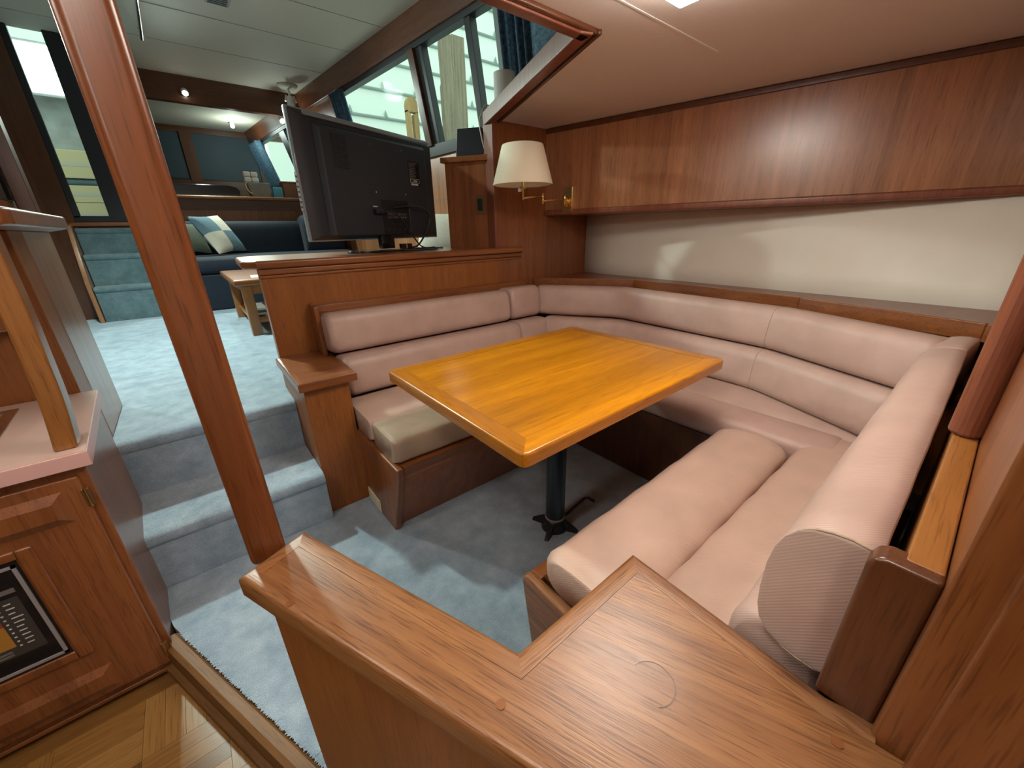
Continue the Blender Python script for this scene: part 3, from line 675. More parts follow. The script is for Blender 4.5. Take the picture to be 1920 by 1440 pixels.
# cables
c1 = catmull([T(0.420, -0.05, 1.240), T(0.47, -0.075, 1.228), T(0.53, -0.07, 1.185), T(0.60, -0.055, 1.125), T(0.68, -0.04, 1.060), T(0.75, -0.03, 1.042), T(0.86, 0.0, 1.041)], 8)
tag(MB().tube(c1, 0.0042, 8).build('power_cable', 'cable_black', None, smooth=True), 'black power cable hanging from the plug in the television back', 'cable')
c2 = catmull([T(0.50, -0.030, 1.262), T(0.60, -0.055, 1.272), T(0.70, -0.075, 1.262), T(0.755, -0.07, 1.215), T(0.72, -0.06, 1.13), T(0.645, -0.055, 1.060), T(0.58, -0.05, 1.052)], 8)
tag(MB().tube(c2, 0.005, 8).build('signal_cable', 'cable_black', None, smooth=True), 'looping black signal cable behind the television', 'cable')
c3 = catmull([(0.98, 2.17, 1.042), (1.08, 2.13, 1.041), (1.17, 2.16, 1.041), (1.22, 2.22, 1.043), (1.17, 2.26, 1.041), (1.08, 2.22, 1.046), (1.16, 2.19, 1.048), (1.27, 2.25, 1.041), (1.32, 2.36, 1.041)], 8)
tag(MB().tube(c3, 0.0042, 6).build('coiled_cable', 'cable_black', None, smooth=True), 'tangle of black cable coiled on the counter beside the television base', 'cable')
pb = thing('power_adapter', 'small black adapter block on the counter behind the television base', 'adapter', (1.02, 2.21, 1.048))
MB().box((0.985, 2.20, 1.0475), (1.05, 2.235, 1.075)).build('housing', 'black_gloss', pb, bevel=0.003)
MB().box((1.012, 2.1985, 1.05), (1.02, 2.2005, 1.073)).build('silver_band', 'chrome', pb)

# ================================================================= CORNER CABINET beside the bulkhead
cc = thing('corner_cabinet', 'angled teak corner cabinet with overhanging top on the counter end', 'cabinet', (1.45, 2.2, 1.036))
cpo = [(1.487, 2.055), (1.90, 2.10), (1.90, 2.50), (1.345, 2.275)]
MB().prism(cpo, 1.036, 1.505).build('body', 'veneer_red_z', cc)
MB().prism([(1.484, 2.035), (1.90, 2.08), (1.90, 2.52), (1.318, 2.283)], 1.505, 1.535).build('cabinet_top', 'teak_x', cc, bevel=0.004)
fd = Vector((1.487-1.345, 2.055-2.275)).normalized(); fn = Vector((fd.y, -fd.x))
if fn.x > 0: fn = -fn
def CCP(u, d, z): p = Vector((1.345, 2.275))+fd*u+fn*d; return (p.x, p.y, z)
sw = thing('light_switch', 'dark brown rocker switch plate on the corner cabinet', 'switch', CCP(0.215, 0, 1.26))
def ccbox(u0, u1, d0, d1, z0, z1): return MB().hexa([CCP(u0, d0, z0), CCP(u1, d0, z0), CCP(u1, d1, z0), CCP(u0, d1, z0), CCP(u0, d0, z1), CCP(u1, d0, z1), CCP(u1, d1, z1), CCP(u0, d1, z1)])
ccbox(0.188, 0.246, 0.0, 0.004, 1.225, 1.330).build('plate', 'bronze', sw, bevel=0.0015)
ccbox(0.202, 0.232, 0.004, 0.010, 1.245, 1.310).build('rocker', 'black_metal', sw, bevel=0.002)
# loudspeaker on the cabinet
sp = thing('loudspeaker', 'black wedge loudspeaker standing on the corner cabinet', 'loudspeaker', (1.5, 2.24, 1.535))
MB().hexa([(1.40, 2.235, 1.535), (1.515, 2.085, 1.535), (1.62, 2.20, 1.535), (1.50, 2.33, 1.535), (1.425, 2.245, 1.685), (1.515, 2.125, 1.685), (1.61, 2.21, 1.685), (1.51, 2.32, 1.685)]).build('housing', 'black_frame', sp, bevel=0.004)
cw = catmull([(1.515, 2.075, 1.537), (1.50, 2.078, 1.56), (1.485, 2.085, 1.62), (1.485, 2.10, 1.70), (1.50, 2.09, 1.75), (1.53, 2.10, 1.785), (1.58, 2.12, 1.79)], 8)
tag(MB().tube(cw, 0.0035, 8).build('white_cable', 'cable_white', None, smooth=True), 'thin white cable running up past the loudspeaker', 'cable')

# ================================================================= WALL LAMP
lp = thing('wall_lamp', 'brass swing-arm wall lamp with cream cone shade', 'lamp', (1.94, 1.85, 1.31))
LX, LY = 1.475, 1.72
lh = 0.093/0.1
MB().lathe([(0.153, 0.0), (0.155, 0.003), (0.105, 0.178), (0.103, 0.181), (0.101, 0.178), (0.151, 0.003)], (LX, LY, 1.350), 40, cap=False).build('lamp_shade', 'shade_cloth', lp, smooth=True)
MB().tube([(LX-0.102, LY, 1.520), (LX+0.102, LY, 1.520)], 0.002, 6).build('shade_spider', 'brass', lp)
MB().lathe([(0.004, 0), (0.007, 0.006), (0.003, 0.014), (0.001, 0.018)], (LX, LY, 1.522), 12).build('finial', 'brass', lp, smooth=True)
MB().lathe([(0.006, -0.05), (0.006, 0.0), (0.018, 0.004), (0.018, 0.012), (0.009, 0.018), (0.009, 0.06), (0.005, 0.065), (0.005, 0.192)], (LX, LY, 1.330), 16).build('stem', 'brass', lp, smooth=True)
MB().tube([(LX, LY, 1.325), (LX-0.03, LY-0.01, 1.325)], 0.003, 8).build('switch_stem', 'brass', lp)
MB().lathe([(0.009, 0), (0.009, 0.012)], (LX-0.036, LY-0.012, 1.325), 12, axis=(1, 0.3, 0)).build('switch_knob', 'white_plastic', lp)
E1 = (1.66, 1.765, 1.298); E2 = (1.868, 1.795, 1.295)
MB().tube([(LX, LY, 1.288), (E1[0], E1[1], 1.310)], 0.0045, 10).build('arm', 'brass', lp, smooth=True)
MB().lathe([(0.008, -0.032), (0.008, 0.02), (0.004, 0.026)], E1, 12).build('joint', 'brass', lp, smooth=True)
MB().tube([(E1[0], E1[1], 1.282), (E2[0], E2[1], 1.305)], 0.0045, 10).build('arm', 'brass', lp, smooth=True)
MB().lathe([(0.008, -0.032), (0.008, 0.024), (0.004, 0.03)], E2, 12).build('joint', 'brass', lp, smooth=True)
m0 = CA+cd_*0.165
MB().tube([(E2[0], E2[1], 1.272), (m0.x, m0.y, 1.275)], 0.0055, 10).build('arm', 'brass', lp, smooth=True)
p = MB()
a_ = m0-cd_*0.035; b_ = m0+cd_*0.035; o_ = -cn*0.014
p.prism([tuple(a_), tuple(b_), tuple(b_+o_), tuple(a_+o_)], 1.235, 1.372).build('wall_plate', 'brass', lp, bevel=0.003)
MB().lathe([(0.012, -0.03), (0.012, 0.02), (0.006, 0.028)], (m0.x-cn.x*0.03, m0.y-cn.y*0.03, 1.285), 14).build('hub', 'brass', lp, smooth=True)

# ================================================================= DINETTE CEILING LAMP
dl = thing('ceiling_lamp', 'bright square ceiling lamp over the dinette table', 'lamp', (0.92, 0.55, CZ))
MB().box((0.72, 0.40, CZ-0.012), (1.162, 0.732, CZ-0.0005)).build('lamp_frame', 'white_plastic', dl, bevel=0.004)
MB().box((0.74, 0.42, CZ-0.045), (1.146, 0.716, CZ-0.012)).build('diffuser', 'lamp_white', dl, bevel=0.004)
dl2 = thing('ceiling_lamp', 'square ceiling lamp over the galley', 'lamp', (-0.15, 0.15, CZ))
MB().box((-0.29, 0.01, CZ-0.012), (-0.01, 0.29, CZ-0.0005)).build('lamp_frame', 'white_plastic', dl2, bevel=0.004)
MB().box((-0.275, 0.025, CZ-0.045), (-0.025, 0.275, CZ-0.012)).build('diffuser', 'lamp_white_galley', dl2, bevel=0.004)

for (x, y, lab) in ((-0.75, 0.80, 'unseen square lamp added as fill above the galley cabinet'), (-0.55, -0.85, 'unseen square lamp added as fill behind the viewpoint')):  # extra unseen lamps put in as fill for the dark areas
    fill_lamp = thing('ceiling_lamp', lab, 'lamp', (x, y, CZ))
    MB().box((x-0.14, y-0.14, CZ-0.012), (x+0.14, y+0.14, CZ-0.0005)).build('lamp_frame', 'white_plastic', fill_lamp, bevel=0.004)
    MB().box((x-0.125, y-0.125, CZ-0.045), (x+0.125, y+0.125, CZ-0.012)).build('diffuser', 'lamp_white_galley', fill_lamp, bevel=0.004)
# ================================================================= GALLEY CABINET
gc = thing('galley_cabinet', 'reddish teak galley cabinet with raised panels at the left', 'cabinet', (-0.6, 1.5, -0.08))
MB().prism([(-1.3, 1.275), (-0.302, 1.275), (-0.332, 1.786), (-1.3, 1.786)], -0.078, 0.635).build('body', 'veneer_red_z', gc, bevel=0.003)
MB().box((-1.3, 1.268, -0.079), (-0.300, 1.276, -0.066)).build('base_moulding', 'teak_x', gc, bevel=0.003)
def raised(u0, u1, z0, z1, parent, mat='panel_x'):
    y = 1.276
    b = MB().add([(u0, y, z0), (u1, y, z0), (u1, y, z1), (u0, y, z1), (u0+0.022, y-0.014, z0+0.022), (u1-0.022, y-0.014, z0+0.022), (u1-0.022, y-0.014, z1-0.022), (u0+0.022, y-0.014, z1-0.022)],
                 [(0, 3, 2, 1), (4, 5, 6, 7), (0, 1, 5, 4), (1, 2, 6, 5), (2, 3, 7, 6), (3, 0, 4, 7)])
    return b.build('raised_panel', mat, parent)
gd = MB().box((-0.80, 1.262, -0.045), (-0.318, 1.2755, 0.612)).build('door', 'veneer_red_z', gc, bevel=0.004)
def frame_strip(u0, u1, z0, z1, y=1.256): return MB().box((u0, y, z0), (u1, y+0.012, z1))
# upper and lower raised fields of the door
for (u0, u1, z0, z1) in ((-0.70, -0.352, 0.500, 0.585), (-0.70, -0.42, -0.03, 0.055)):
    y = 1.2625
    MB().add([(u0, y, z0), (u1, y, z0), (u1, y, z1), (u0, y, z1), (u0+0.022, y-0.012, z0+0.022), (u1-0.022, y-0.012, z0+0.022), (u1-0.022, y-0.012, z1-0.022), (u0+0.022, y-0.012, z1-0.022)],
             [(0, 3, 2, 1), (4, 5, 6, 7), (0, 1, 5, 4), (1, 2, 6, 5), (2, 3, 7, 6), (3, 0, 4, 7)]).build('raised_panel', 'teak_z', gd)
for (u0, u1, z0, z1) in ((-0.462, -0.434, 0.115, 0.475), (-0.70, -0.462, 0.452, 0.475), (-0.70, -0.462, 0.115, 0.142)):
    frame_strip(u0, u1, z0, z1).build('panel_moulding', 'teak_z', gd, bevel=0.004)
for z in (0.555, 0.015):
    h = MB().box((-0.323, 1.255, z-0.024), (-0.308, 1.263, z+0.024)).build('hinge', 'bronze', gd, bevel=0.002)
    MB().lathe([(0.003, -0.026), (0.003, 0.026)], (-0.3155, 1.2545, z), 8).build('hinge_pin', 'brass', h)
# framed dark display panel in the door
dp = thing('framed_display_panel', 'dark framed panel with orange and grey print in the cabinet door', 'display', (-0.56, 1.258, 0.27))
MB().box((-0.700, 1.2585, 0.145), (-0.466, 1.2615, 0.450)).build('backing', 'dark_glass', dp)
for (u0, u1, z0, z1) in ((-0.655, -0.470, 0.435, 0.442), (-0.655, -0.470, 0.152, 0.159), (-0.477, -0.470, 0.152, 0.442), (-0.655, -0.648, 0.152, 0.442)):
    MB().box((u0, 1.2555, z0), (u1, 1.2590, z1)).build('frame_strip', 'frame_grey', dp)
MB().box((-0.580, 1.2578, 0.374), (-0.490, 1.2588, 0.386)).build('title_print', 'print_grey', dp)
MB().box((-0.530, 1.2578, 0.410), (-0.508, 1.2588, 0.415)).build('logo_print', 'print_grey', dp)
MB().box((-0.600, 1.2580, 0.200), (-0.492, 1.2586, 0.362)).build('print_field', 'print_field', dp)
MB().box((-0.590, 1.2576, 0.292), (-0.535, 1.2584, 0.352)).build('colour_print', 'print_red', dp)
MB().box((-0.590, 1.2576, 0.228), (-0.535, 1.2584, 0.292)).build('colour_print', 'print_orange', dp)
for k in range(10):
    z = 0.346-k*0.0135
    MB().box((-0.530, 1.2574, z), (-0.526, 1.2582, z+0.004)).build('text_print', 'print_light', dp)
    MB().box((-0.518, 1.2574, z), (-0.518+random.uniform(0.010, 0.020), 1.2582, z+0.003)).build('text_print', 'print_light', dp)
for z in (0.214, 0.205): MB().box((-0.580, 1.2574, z), (-0.545, 1.2582, z+0.005)).build('text_print', 'print_grey', dp)
# pink worktop
wk = thing('galley_worktop', 'pale pink laminate worktop on the galley cabinet', 'worktop', (-0.6, 1.5, 0.64))
MB().prism([(-1.3, 1.250), (-0.282, 1.250), (-0.317, 1.785), (-1.3, 1.785)], 0.636, 0.673).build('worktop_slab', 'pink_edge', wk, bevel=0.002)
MB().prism([(-1.3, 1.252), (-0.284, 1.252), (-0.319, 1.785), (-1.3, 1.785)], 0.673, 0.6745).build('worktop_surface', 'pink_laminate', wk)
sk = thing('sink', 'steel sink rim set in the pink worktop', 'sink', (-0.62, 1.5, 0.675))
MB().prism([(-0.95, 1.33), (-0.455, 1.33), (-0.475, 1.72), (-0.95, 1.72)], 0.6745, 0.679).build('rim', 'chrome', sk, bevel=0.002)
MB().prism([(-0.92, 1.36), (-0.485, 1.36), (-0.50, 1.69), (-0.92, 1.69)], 0.679, 0.6795).build('basin', 'frame_grey', sk)
# bar wall behind the worktop
gw = thing('wall_bar', 'x', 'x', (-0.7, 2.0, 0)); del gw['category']; gw['kind'] = 'structure'; gw['label'] = 'teak wall under the raised bar beside the stairs'
MB().box((-1.3, 1.79, 0.05), (-0.357, 2.28, 1.162)).build('wall_panel', 'panel_x', gw, bevel=0.003)
MB().box((-0.385, 1.93, 0.453), (-0.356, 2.30, 1.162)).build('end_panel', 'veneer_z', gw, bevel=0.004)
MB().box((-0.54, 1.70, 0.90), (-0.40, 1.79, 1.162)).build('bar_corbel', 'teak_z', gw, bevel=0.006)
bt = thing('bar_counter', 'thick varnished teak bar counter above the galley worktop', 'bar counter', (-0.7, 1.7, 1.165))
MB().prism([(-1.3, 1.24), (-0.250, 1.24), (-0.236, 1.27), (-0.236, 1.80), (-0.345, 2.32), (-1.3, 2.32)], 1.1625, 1.198).build('top_slab', 'veneer_red_z', bt, bevel=0.008, seg=3)
bk = thing('bar_bracket', 'curved honey teak bracket holding up the bar above the worktop', 'bracket', (-0.318, 1.29, 0.675))
pts = catmull([(-0.320, 1.298, 0.6745), (-0.308, 1.298, 0.78), (-0.302, 1.300, 0.90), (-0.298, 1.300, 1.0), (-0.296, 1.30, 1.162)], 6)
mb = MB()
for q, c in enumerate(pts):
    for (dx, dy) in ((-0.020, -0.016), (0.020, -0.016), (0.020, 0.040), (-0.020, 0.040)): mb.v.append((c.x+dx, c.y+dy, c.z))
for q in range(len(pts)-1):
    for k in range(4): a = q*4+k; b = q*4+(k+1) % 4; mb.f.append((a, b, b+4, a+4))
mb.f.append((3, 2, 1, 0)); L_ = (len(pts)-1)*4; mb.f.append((L_, L_+1, L_+2, L_+3))
mb.build('upright', 'honey_z', bk, bevel=0.006, seg=3)
# pillar and upper locker over the bar
gp = thing('bar_pillar', 'slim dark teak pillar standing on the far end of the bar', 'pillar', (-0.38, 2.28, 1.198))
MB().box((-0.400, 2.25, 1.198), (-0.356, 2.31, 2.62)).build('shaft', 'teak_dark_z', gp, bevel=0.004)
gl = thing('galley_wall_locker', 'dark teak locker above the bar with amber glow beneath', 'locker', (-0.9, 2.2, 1.24))
MB().box((-1.5, 2.0, 1.262), (-0.405, 2.31, 1.72)).build('body', 'dark_glass', gl, bevel=0.003)
MB().box((-1.5, 1.995, 1.236), (-0.41, 2.31, 1.262)).build('bottom_rail', 'honey_x', gl, bevel=0.003)
MB().box((-1.5, 2.28, 1.198), (-0.41, 2.31, 1.236)).build('back_strip', 'honey_x', gl)
point('locker_lamp_light', (-0.62, 2.1, 1.225), 0.12, (1.0, 0.55, 0.18), 0.01)

# ================================================================= SALOON
SZ = 2.62
sc_ = struct(MB().prism([(-3.0, 1.0), (2.0, 1.0), (1.32, 8.2), (0.02, 8.2), (0.02, 5.21), (-3.0, 5.21)], SZ, SZ+0.05).build('ceiling_saloon', 'ceiling_grey'), 'grey green saloon headliner')
for y in (2.55, 3.05, 3.6, 4.2, 4.85): MB().box((-2.5, y, SZ-0.0022), (1.75, y+0.006, SZ)).build('ceiling_seam', 'canvas_grey', sc_)
struct(MB().box((-3.0, 1.0, 1.77), (2.05, 1.02, SZ)).build('wall_saloon_forward', 'teak_z'), 'saloon wall above the galley ceiling')
def sx(y, z):
    xb = 1.93-0.07*(y-2.5); xt = 1.83-0.09*(y-2.5)
    if z <= 1.75: return xb
    return xb+(xt-xb)*(z-1.75)/0.70
def wbox(y0, y1, z0, z1, t0, t1, mb=None):
    mb = mb or MB()
    return mb.hexa([(sx(y0, z0)+t0, y0, z0), (sx(y0, z0)+t1, y0, z0), (sx(y1, z0)+t1, y1, z0), (sx(y1, z0)+t0, y1, z0),
                    (sx(y0, z1)+t0, y0, z1), (sx(y0, z1)+t1, y0, z1), (sx(y1, z1)+t1, y1, z1), (sx(y1, z1)+t0, y1, z1)])
ss_ = thing('wall_saloon_side', 'x', 'x', (1.9, 3.5, 0.45)); del ss_['category']; ss_['kind'] = 'structure'; ss_['label'] = 'starboard saloon wall below and between the windows'
wbox(2.05, 8.2, 0.3, 1.38, 0.0, 0.05).build('wall_panel', 'veneer_z', ss_)
wbox(2.05, 8.2, 1.385, 1.72, 0.0, 0.05).build('wall_panel', 'veneer_z', ss_)
wbox(1.03, 5.75, 2.45, 2.62, -0.035, 0.06).build('header_beam', 'teak_mid_y', ss_, bevel=0.006)
wbox(4.86, 5.75, 1.72, 2.46, 0.0, 0.05).build('wall_panel', 'teak_z', ss_)
wbox(5.70, 8.2, 2.45, 2.62, -0.03, 0.06).build('header_beam', 'teak_dark_x', ss_)
wbox(4.80, 4.90, 1.72, 2.46, -0.035, 0.05).build('wall_stile', 'honey_z', ss_, bevel=0.004)
wn = thing('window_1', 'x', 'x', (1.85, 3.3, 1.75)); del wn['category']; wn['kind'] = 'structure'; wn['label'] = 'black framed saloon side windows'
wbox(1.03, 4.82, 1.715, 1.80, -0.02, 0.05).build('bottom_track', 'black_frame', wn, bevel=0.003)
wbox(1.03, 4.82, 2.415, 2.452, -0.02, 0.05).build('top_track', 'black_frame', wn, bevel=0.003)
wbox(3.285, 3.365, 1.79, 2.42, -0.035, 0.045).build('wood_stile', 'teak_dark_z', wn, bevel=0.004)
wbox(3.20, 3.283, 1.79, 2.42, -0.01, 0.045).build('window_stile', 'black_frame', wn, bevel=0.003)
wbox(2.63, 2.69, 1.79, 2.42, -0.01, 0.045).build('window_stile', 'black_frame', wn, bevel=0.003)
wbox(2.36, 2.42, 1.79, 2.42, -0.005, 0.045).build('window_stile', 'rib_grey', wn, bevel=0.003)
wbox(4.76, 4.82, 1.79, 2.42, -0.01, 0.045).build('window_stile', 'black_frame', wn, bevel=0.003)
for (a, b) in ((3.36, 4.77), (2.69, 3.21), (1.05, 2.64)):
    wbox(a, b, 1.79, 2.42, 0.018, 0.022).build('pane', 'window_glass', wn)
# aft windows of the aft enclosure
w2 = thing('window_2', 'x', 'x', (1.6, 7, 1.75)); del w2['category']; w2['kind'] = 'structure'; w2['label'] = 'aft enclosure side windows'
wbox(5.75, 8.1, 1.715, 1.80, -0.02, 0.05).build('bottom_track', 'black_frame', w2)
wbox(5.75, 8.1, 2.415, 2.452, -0.02, 0.05).build('top_track', 'black_frame', w2)
for (a, b) in ((5.75, 5.85), (6.55, 6.75), (8.0, 8.1)): wbox(a, b, 1.79, 2.42, -0.01, 0.045).build('window_stile', 'black_frame', w2)
for (a, b) in ((5.85, 6.55), (6.75, 8.0)): wbox(a, b, 1.79, 2.42, 0.018, 0.022).build('pane', 'window_glass', w2)
# curtains
def curtain(name, label, y0, y1, z0, z1, amp, waves, t, mat='curtain_blue'):
    mb = MB(); n = max(24, waves*10); rows = 5
    for i in range(n+1):
        y = y0+(y1-y0)*i/n
        for j in range(rows+1):
            z = z0+(z1-z0)*j/rows; mb.v.append((sx(y, z)+t+amp*math.sin(waves*2*PI*i/n)+0.3*amp*math.sin(waves*4.7*i/n*PI), y, z))
    for i in range(n):
        for j in range(rows): a = i*(rows+1)+j; mb.f.append((a, a+1, a+rows+2, a+rows+1))
    o = mb.build(name, mat, None, smooth=True)
    m_ = o.modifiers.new('sol', 'SOLIDIFY'); m_.thickness = 0.004
    return tag(o, label, 'curtain')
curtain('window_curtain', 'gathered dark blue curtain at the near end of the side window', 2.06, 2.32, 1.79, 2.43, 0.018, 4, -0.055)
curtain('window_curtain', 'flat blue patterned curtain beside the ceiling opening', 1.06, 2.07, 1.79, 2.43, 0.004, 2, -0.055, 'curtain_pattern')
curtain('window_curtain', 'dark pleated curtain at the far end of the side window', 4.52, 4.80, 1.74, 2.43, 0.018, 5, -0.06)
curtain('window_curtain', 'blue curtain in the aft enclosure corner', 7.45, 7.95, 1.74, 2.43, 0.03, 4, -0.08)
# paper rolls on the ledge
for (x, y, zt, r, lab) in ((1.69, 2.125, 1.965, 0.062, 'white paper roll stack on the ledge below the curtain'), (1.71, 1.965, 1.915, 0.05, 'shorter white paper roll behind the coaming')):
    pr = thing('paper_roll', lab, 'paper roll', (x, y, 1.738), group='paper rolls on the ledge')
    hgt = zt-1.738
    MB().lathe([(r, 0.0), (r, hgt*0.49), (r*0.985, hgt*0.5), (r, hgt*0.51), (r, hgt), (0.02, hgt), (0.02, hgt-0.01)], (x, y, 1.738), 28).build('roll', 'white_paper', pr, smooth=False)
    MB().lathe([(0.021, 0.0), (0.021, 0.012), (0.017, 0.012)], (x, y, 1.738+hgt-0.008), 16).build('core', 'tan_box', pr)

# aft bulkhead: half wall behind the sofa, beam, smoke detector, spots
struct(MB().box((-0.27, 5.62, 0.45), (1.72, 5.68, 1.50)).build('wall_aft_half', 'veneer_red_z'), 'teak half wall behind the navy sofa')
asf = thing('aft_shelf', 'long teak shelf on top of the wall behind the sofa', 'shelf', (0.7, 5.75, 1.5))
MB().box((-0.27, 5.57, 1.50), (1.66, 6.05, 1.535)).build('shelf_board', 'cap_x', asf, bevel=0.010, seg=3)
MB().box((-0.27, 5.60, 1.40), (1.70, 5.62, 1.50)).build('apron', 'teak_dark_x', asf)
struct(MB().box((-0.27, 5.70, 2.39), (1.72, 5.78, 2.62)).build('trim_4', 'teak_dark_x'), 'dark teak cross beam at the aft end of the saloon')
# aft wall with blinds
aw = thing('wall_aft', 'x', 'x', (0.5, 8.1, 0.4)); del aw['category']; aw['kind'] = 'structure'; aw['label'] = 'aft wall with wood framed window openings'
MB().box((-1.0, 8.1, 0.3), (2.0, 8.16, 1.92)).build('wall_panel', 'teak_dark_x', aw)
MB().box((-1.0, 8.1, 2.54), (2.0, 8.16, 2.62)).build('wall_panel', 'teak_dark_x', aw)
for x in (-0.35, 0.49, 1.42): MB().box((x-0.07, 8.09, 1.9), (x+0.07, 8.16, 2.56)).build('window_stile', 'teak_dark_z', aw)
for i, (a, b, lab) in enumerate(((-0.28, 0.42, 'blue grey window blind left of the aft mullion'), (0.56, 1.35, 'blue grey window blind right of the aft mullion'))):
    bl = thing('window_blind', lab, 'blind', ((a+b)/2, 8.12, 1.9), group='aft window blinds')
    MB().box((a, 8.115, 1.92), (b, 8.13, 2.54)).build('blind_cloth', 'blind_blue', bl)
    MB().box((a, 8.105, 1.925), (b, 8.125, 1.945)).build('bottom_bar', 'black_frame', bl)
struct(MB().box((-6.0, 10.0, -1.0), (1.85, 10.05, 9.0)).build('wall_stern', 'sheet_white'), 'pale shed wall beyond the stern')
# spotlights
def spotlamp(name, label, loc, ax):
    t = thing(name, label, 'spotlight', loc, group='saloon spotlights'); a = Vector(ax)
    MB().lathe([(0.028, 0.0), (0.030, 0.01), (0.030, 0.045), (0.024, 0.05)], loc, 20, axis=ax).build('housing', 'white_plastic', t, smooth=False)
    MB().lathe([(0.022, 0.0), (0.020, 0.010), (0.008, 0.016)], Vector(loc)+a.normalized()*0.05, 20, axis=ax).build('bulb', 'spot_white', t, smooth=True)
spotlamp('spotlight', 'glaring spotlight on the cross beam near the post', (0.44, 5.70, 2.49), (0.0, -0.8, -0.6))
spotlamp('spotlight', 'small spotlight at the end of the cross beam by the television corner', (1.28, 5.70, 2.36), (0.0, -0.8, -0.6))
spotlamp('spotlight', 'spotlight in the aft enclosure before the blue blinds', (1.03, 7.5, 2.615), (0, -0.2, -1))
spotlamp('spotlight', 'unseen ceiling spotlight added in the middle of the saloon', (-0.3, 3.3, 2.66), (0, 0, -1))  # fixture added around the unseen floor-brightening light
spotlamp('spotlight', 'unseen spotlight added on the port side of the saloon', (-1.38, 3.95, 2.34), (0.8, -0.5, -0.3))  # fixture added to house the unseen port light
sdv = thing('ceiling_speaker_mount', 'round grey ceiling mount with white bracket above the television', 'ceiling mount', (1.34, 5.42, SZ))
MB().lathe([(0.03, -0.035), (0.075, -0.03), (0.095, -0.012), (0.10, 0.0)], (1.34, 5.42, SZ), 28).build('dome', 'ceiling_grey', sdv, smooth=True)
MB().tube([(1.34, 5.42, SZ-0.03), (1.345, 5.41, SZ-0.10)], 0.012, 10).build('stem', 'white_plastic', sdv)
MB().lathe([(0.03, -0.05), (0.04, -0.03), (0.036, 0.03), (0.02, 0.05)], (1.345, 5.41, SZ-0.15), 16).build('bracket', 'white_plastic', sdv, smooth=True)
MB().tube([(1.31, 5.41, SZ-0.10), (1.29, 5.40, SZ-0.155)], 0.010, 8).build('clamp', 'white_plastic', sdv)
MB().tube([(1.38, 5.41, SZ-0.10), (1.395, 5.40, SZ-0.155)], 0.010, 8).build('clamp', 'white_plastic', sdv)
grl = thing('ceiling_grab_rail', 'slim chrome grab rail fixed to the saloon ceiling', 'rail', (0.19, 4.4, SZ))
MB().tube([(0.20, 3.2, SZ-0.05), (0.187, 4.75, SZ-0.05)], 0.012, 12).build('bar', 'chrome', grl, smooth=True)
for y in (3.25, 4.70): MB().lathe([(0.018, 0.0), (0.010, 0.008), (0.010, 0.05)], (0.192, y, SZ), 12, axis=(0, 0, -1)).build('stanchion', 'chrome', grl, smooth=True)
vt = thing('ceiling_vent', 'small grey vent plate on the saloon ceiling', 'vent', (0.62, 3.86, SZ))
MB().box((0.55, 3.78, SZ-0.012), (0.69, 3.94, SZ)).build('plate', 'canvas_grey', vt, bevel=0.004)
for k in range(5): MB().box((0.565, 3.80+k*0.027, SZ-0.0145), (0.675, 3.81+k*0.027, SZ-0.012)).build('slot', 'tv_dark', vt)

# sofa
so = thing('sofa', 'long navy blue sofa along the aft wall of the saloon', 'sofa', (0.7, 5.2, 0.45))
MB().box((0.07, 4.83, 0.45), (1.62, 5.6, 0.79)).build('base', 'navy', so, bevel=0.02, seg=3)
cushion('seat_cushion', 'navy', so, [(0.07, 5.13, 0.87), (1.60, 5.13, 0.87)], 0.33, 0.085, e=4, endr=0.04)
cushion('back_cushion', 'navy', so, [(0.07, 5.50, 1.09), (1.34, 5.50, 1.09)], 0.09, 0.19, e=4, endr=0.05, tilt=-0.1)
cushion('corner_cushion', 'navy', so, [(1.18, 5.40, 1.12), (1.62, 5.40, 1.12)], 0.16, 0.22, e=4, endr=0.05, tilt=-0.1)
se = thing('side_settee', 'navy blue side settee beneath the saloon windows', 'settee', (1.55, 3.7, 0.45))
MB().box((1.30, 2.62, 0.45), (1.70, 4.78, 0.79)).build('base', 'navy', se, bevel=0.02)
cushion('seat_cushion', 'navy', se, [(1.50, 4.78, 0.865), (1.50, 2.64, 0.865)], 0.20, 0.075, e=4, endr=0.04)
def pillow(name, label, c, ax, up, w, h, t, quads):
    """square scatter cushion, front faces split in four colour patches"""
    root = thing(name, label, 'pillow', c); ax = Vector(ax).normalized(); up = Vector(up).normalized(); nn = ax.cross(up)
    c = Vector(c); n = 8
    def S(u, v, sgn):
        k = (1-u*u)**0.45*(1-v*v)**0.45 if abs(u) < 1 and abs(v) < 1 else 0
        pin = 1-0.08*(1-max(abs(u), abs(v)))*0
        ed = 1-0.07*(1-abs(v))*abs(u)**3; ed2 = 1-0.07*(1-abs(u))*abs(v)**3
        return c+ax*u*w*ed+up*v*h*ed2+nn*sgn*t*k
    for sgn in (-1, 1):
        for qi, (u0, v0) in enumerate(((-1, 0), (0, 0), (-1, -1), (0, -1))):
            mb = MB()
            for i in range(n+1):
                for j in range(n+1): mb.v.append(tuple(S(u0+i/n, v0+j/n, sgn)))
            for i in range(n):
                for j in range(n): a = i*(n+1)+j; mb.f.append((a, a+1, a+n+2, a+n+1))
            mb.build('patch', quads[qi], root, smooth=True)
    return root
pillow('scatter_pillow', 'blue and cream checked pillow leaning on the navy sofa', (0.355, 5.12, 1.150), (0.80, 0.60, 0.05), (-0.42, 0.28, 0.86), 0.165, 0.20, 0.075, ('blue_fabric', 'cream_fabric', 'cream_fabric', 'blue_fabric'))
pillow('scatter_pillow', 'dark olive pillow half hidden behind the post', (0.14, 5.26, 1.12), (0.9, 0.3, -0.1), (-0.1, 0.35, 0.9), 0.12, 0.15, 0.05, ('olive_fabric',)*4)
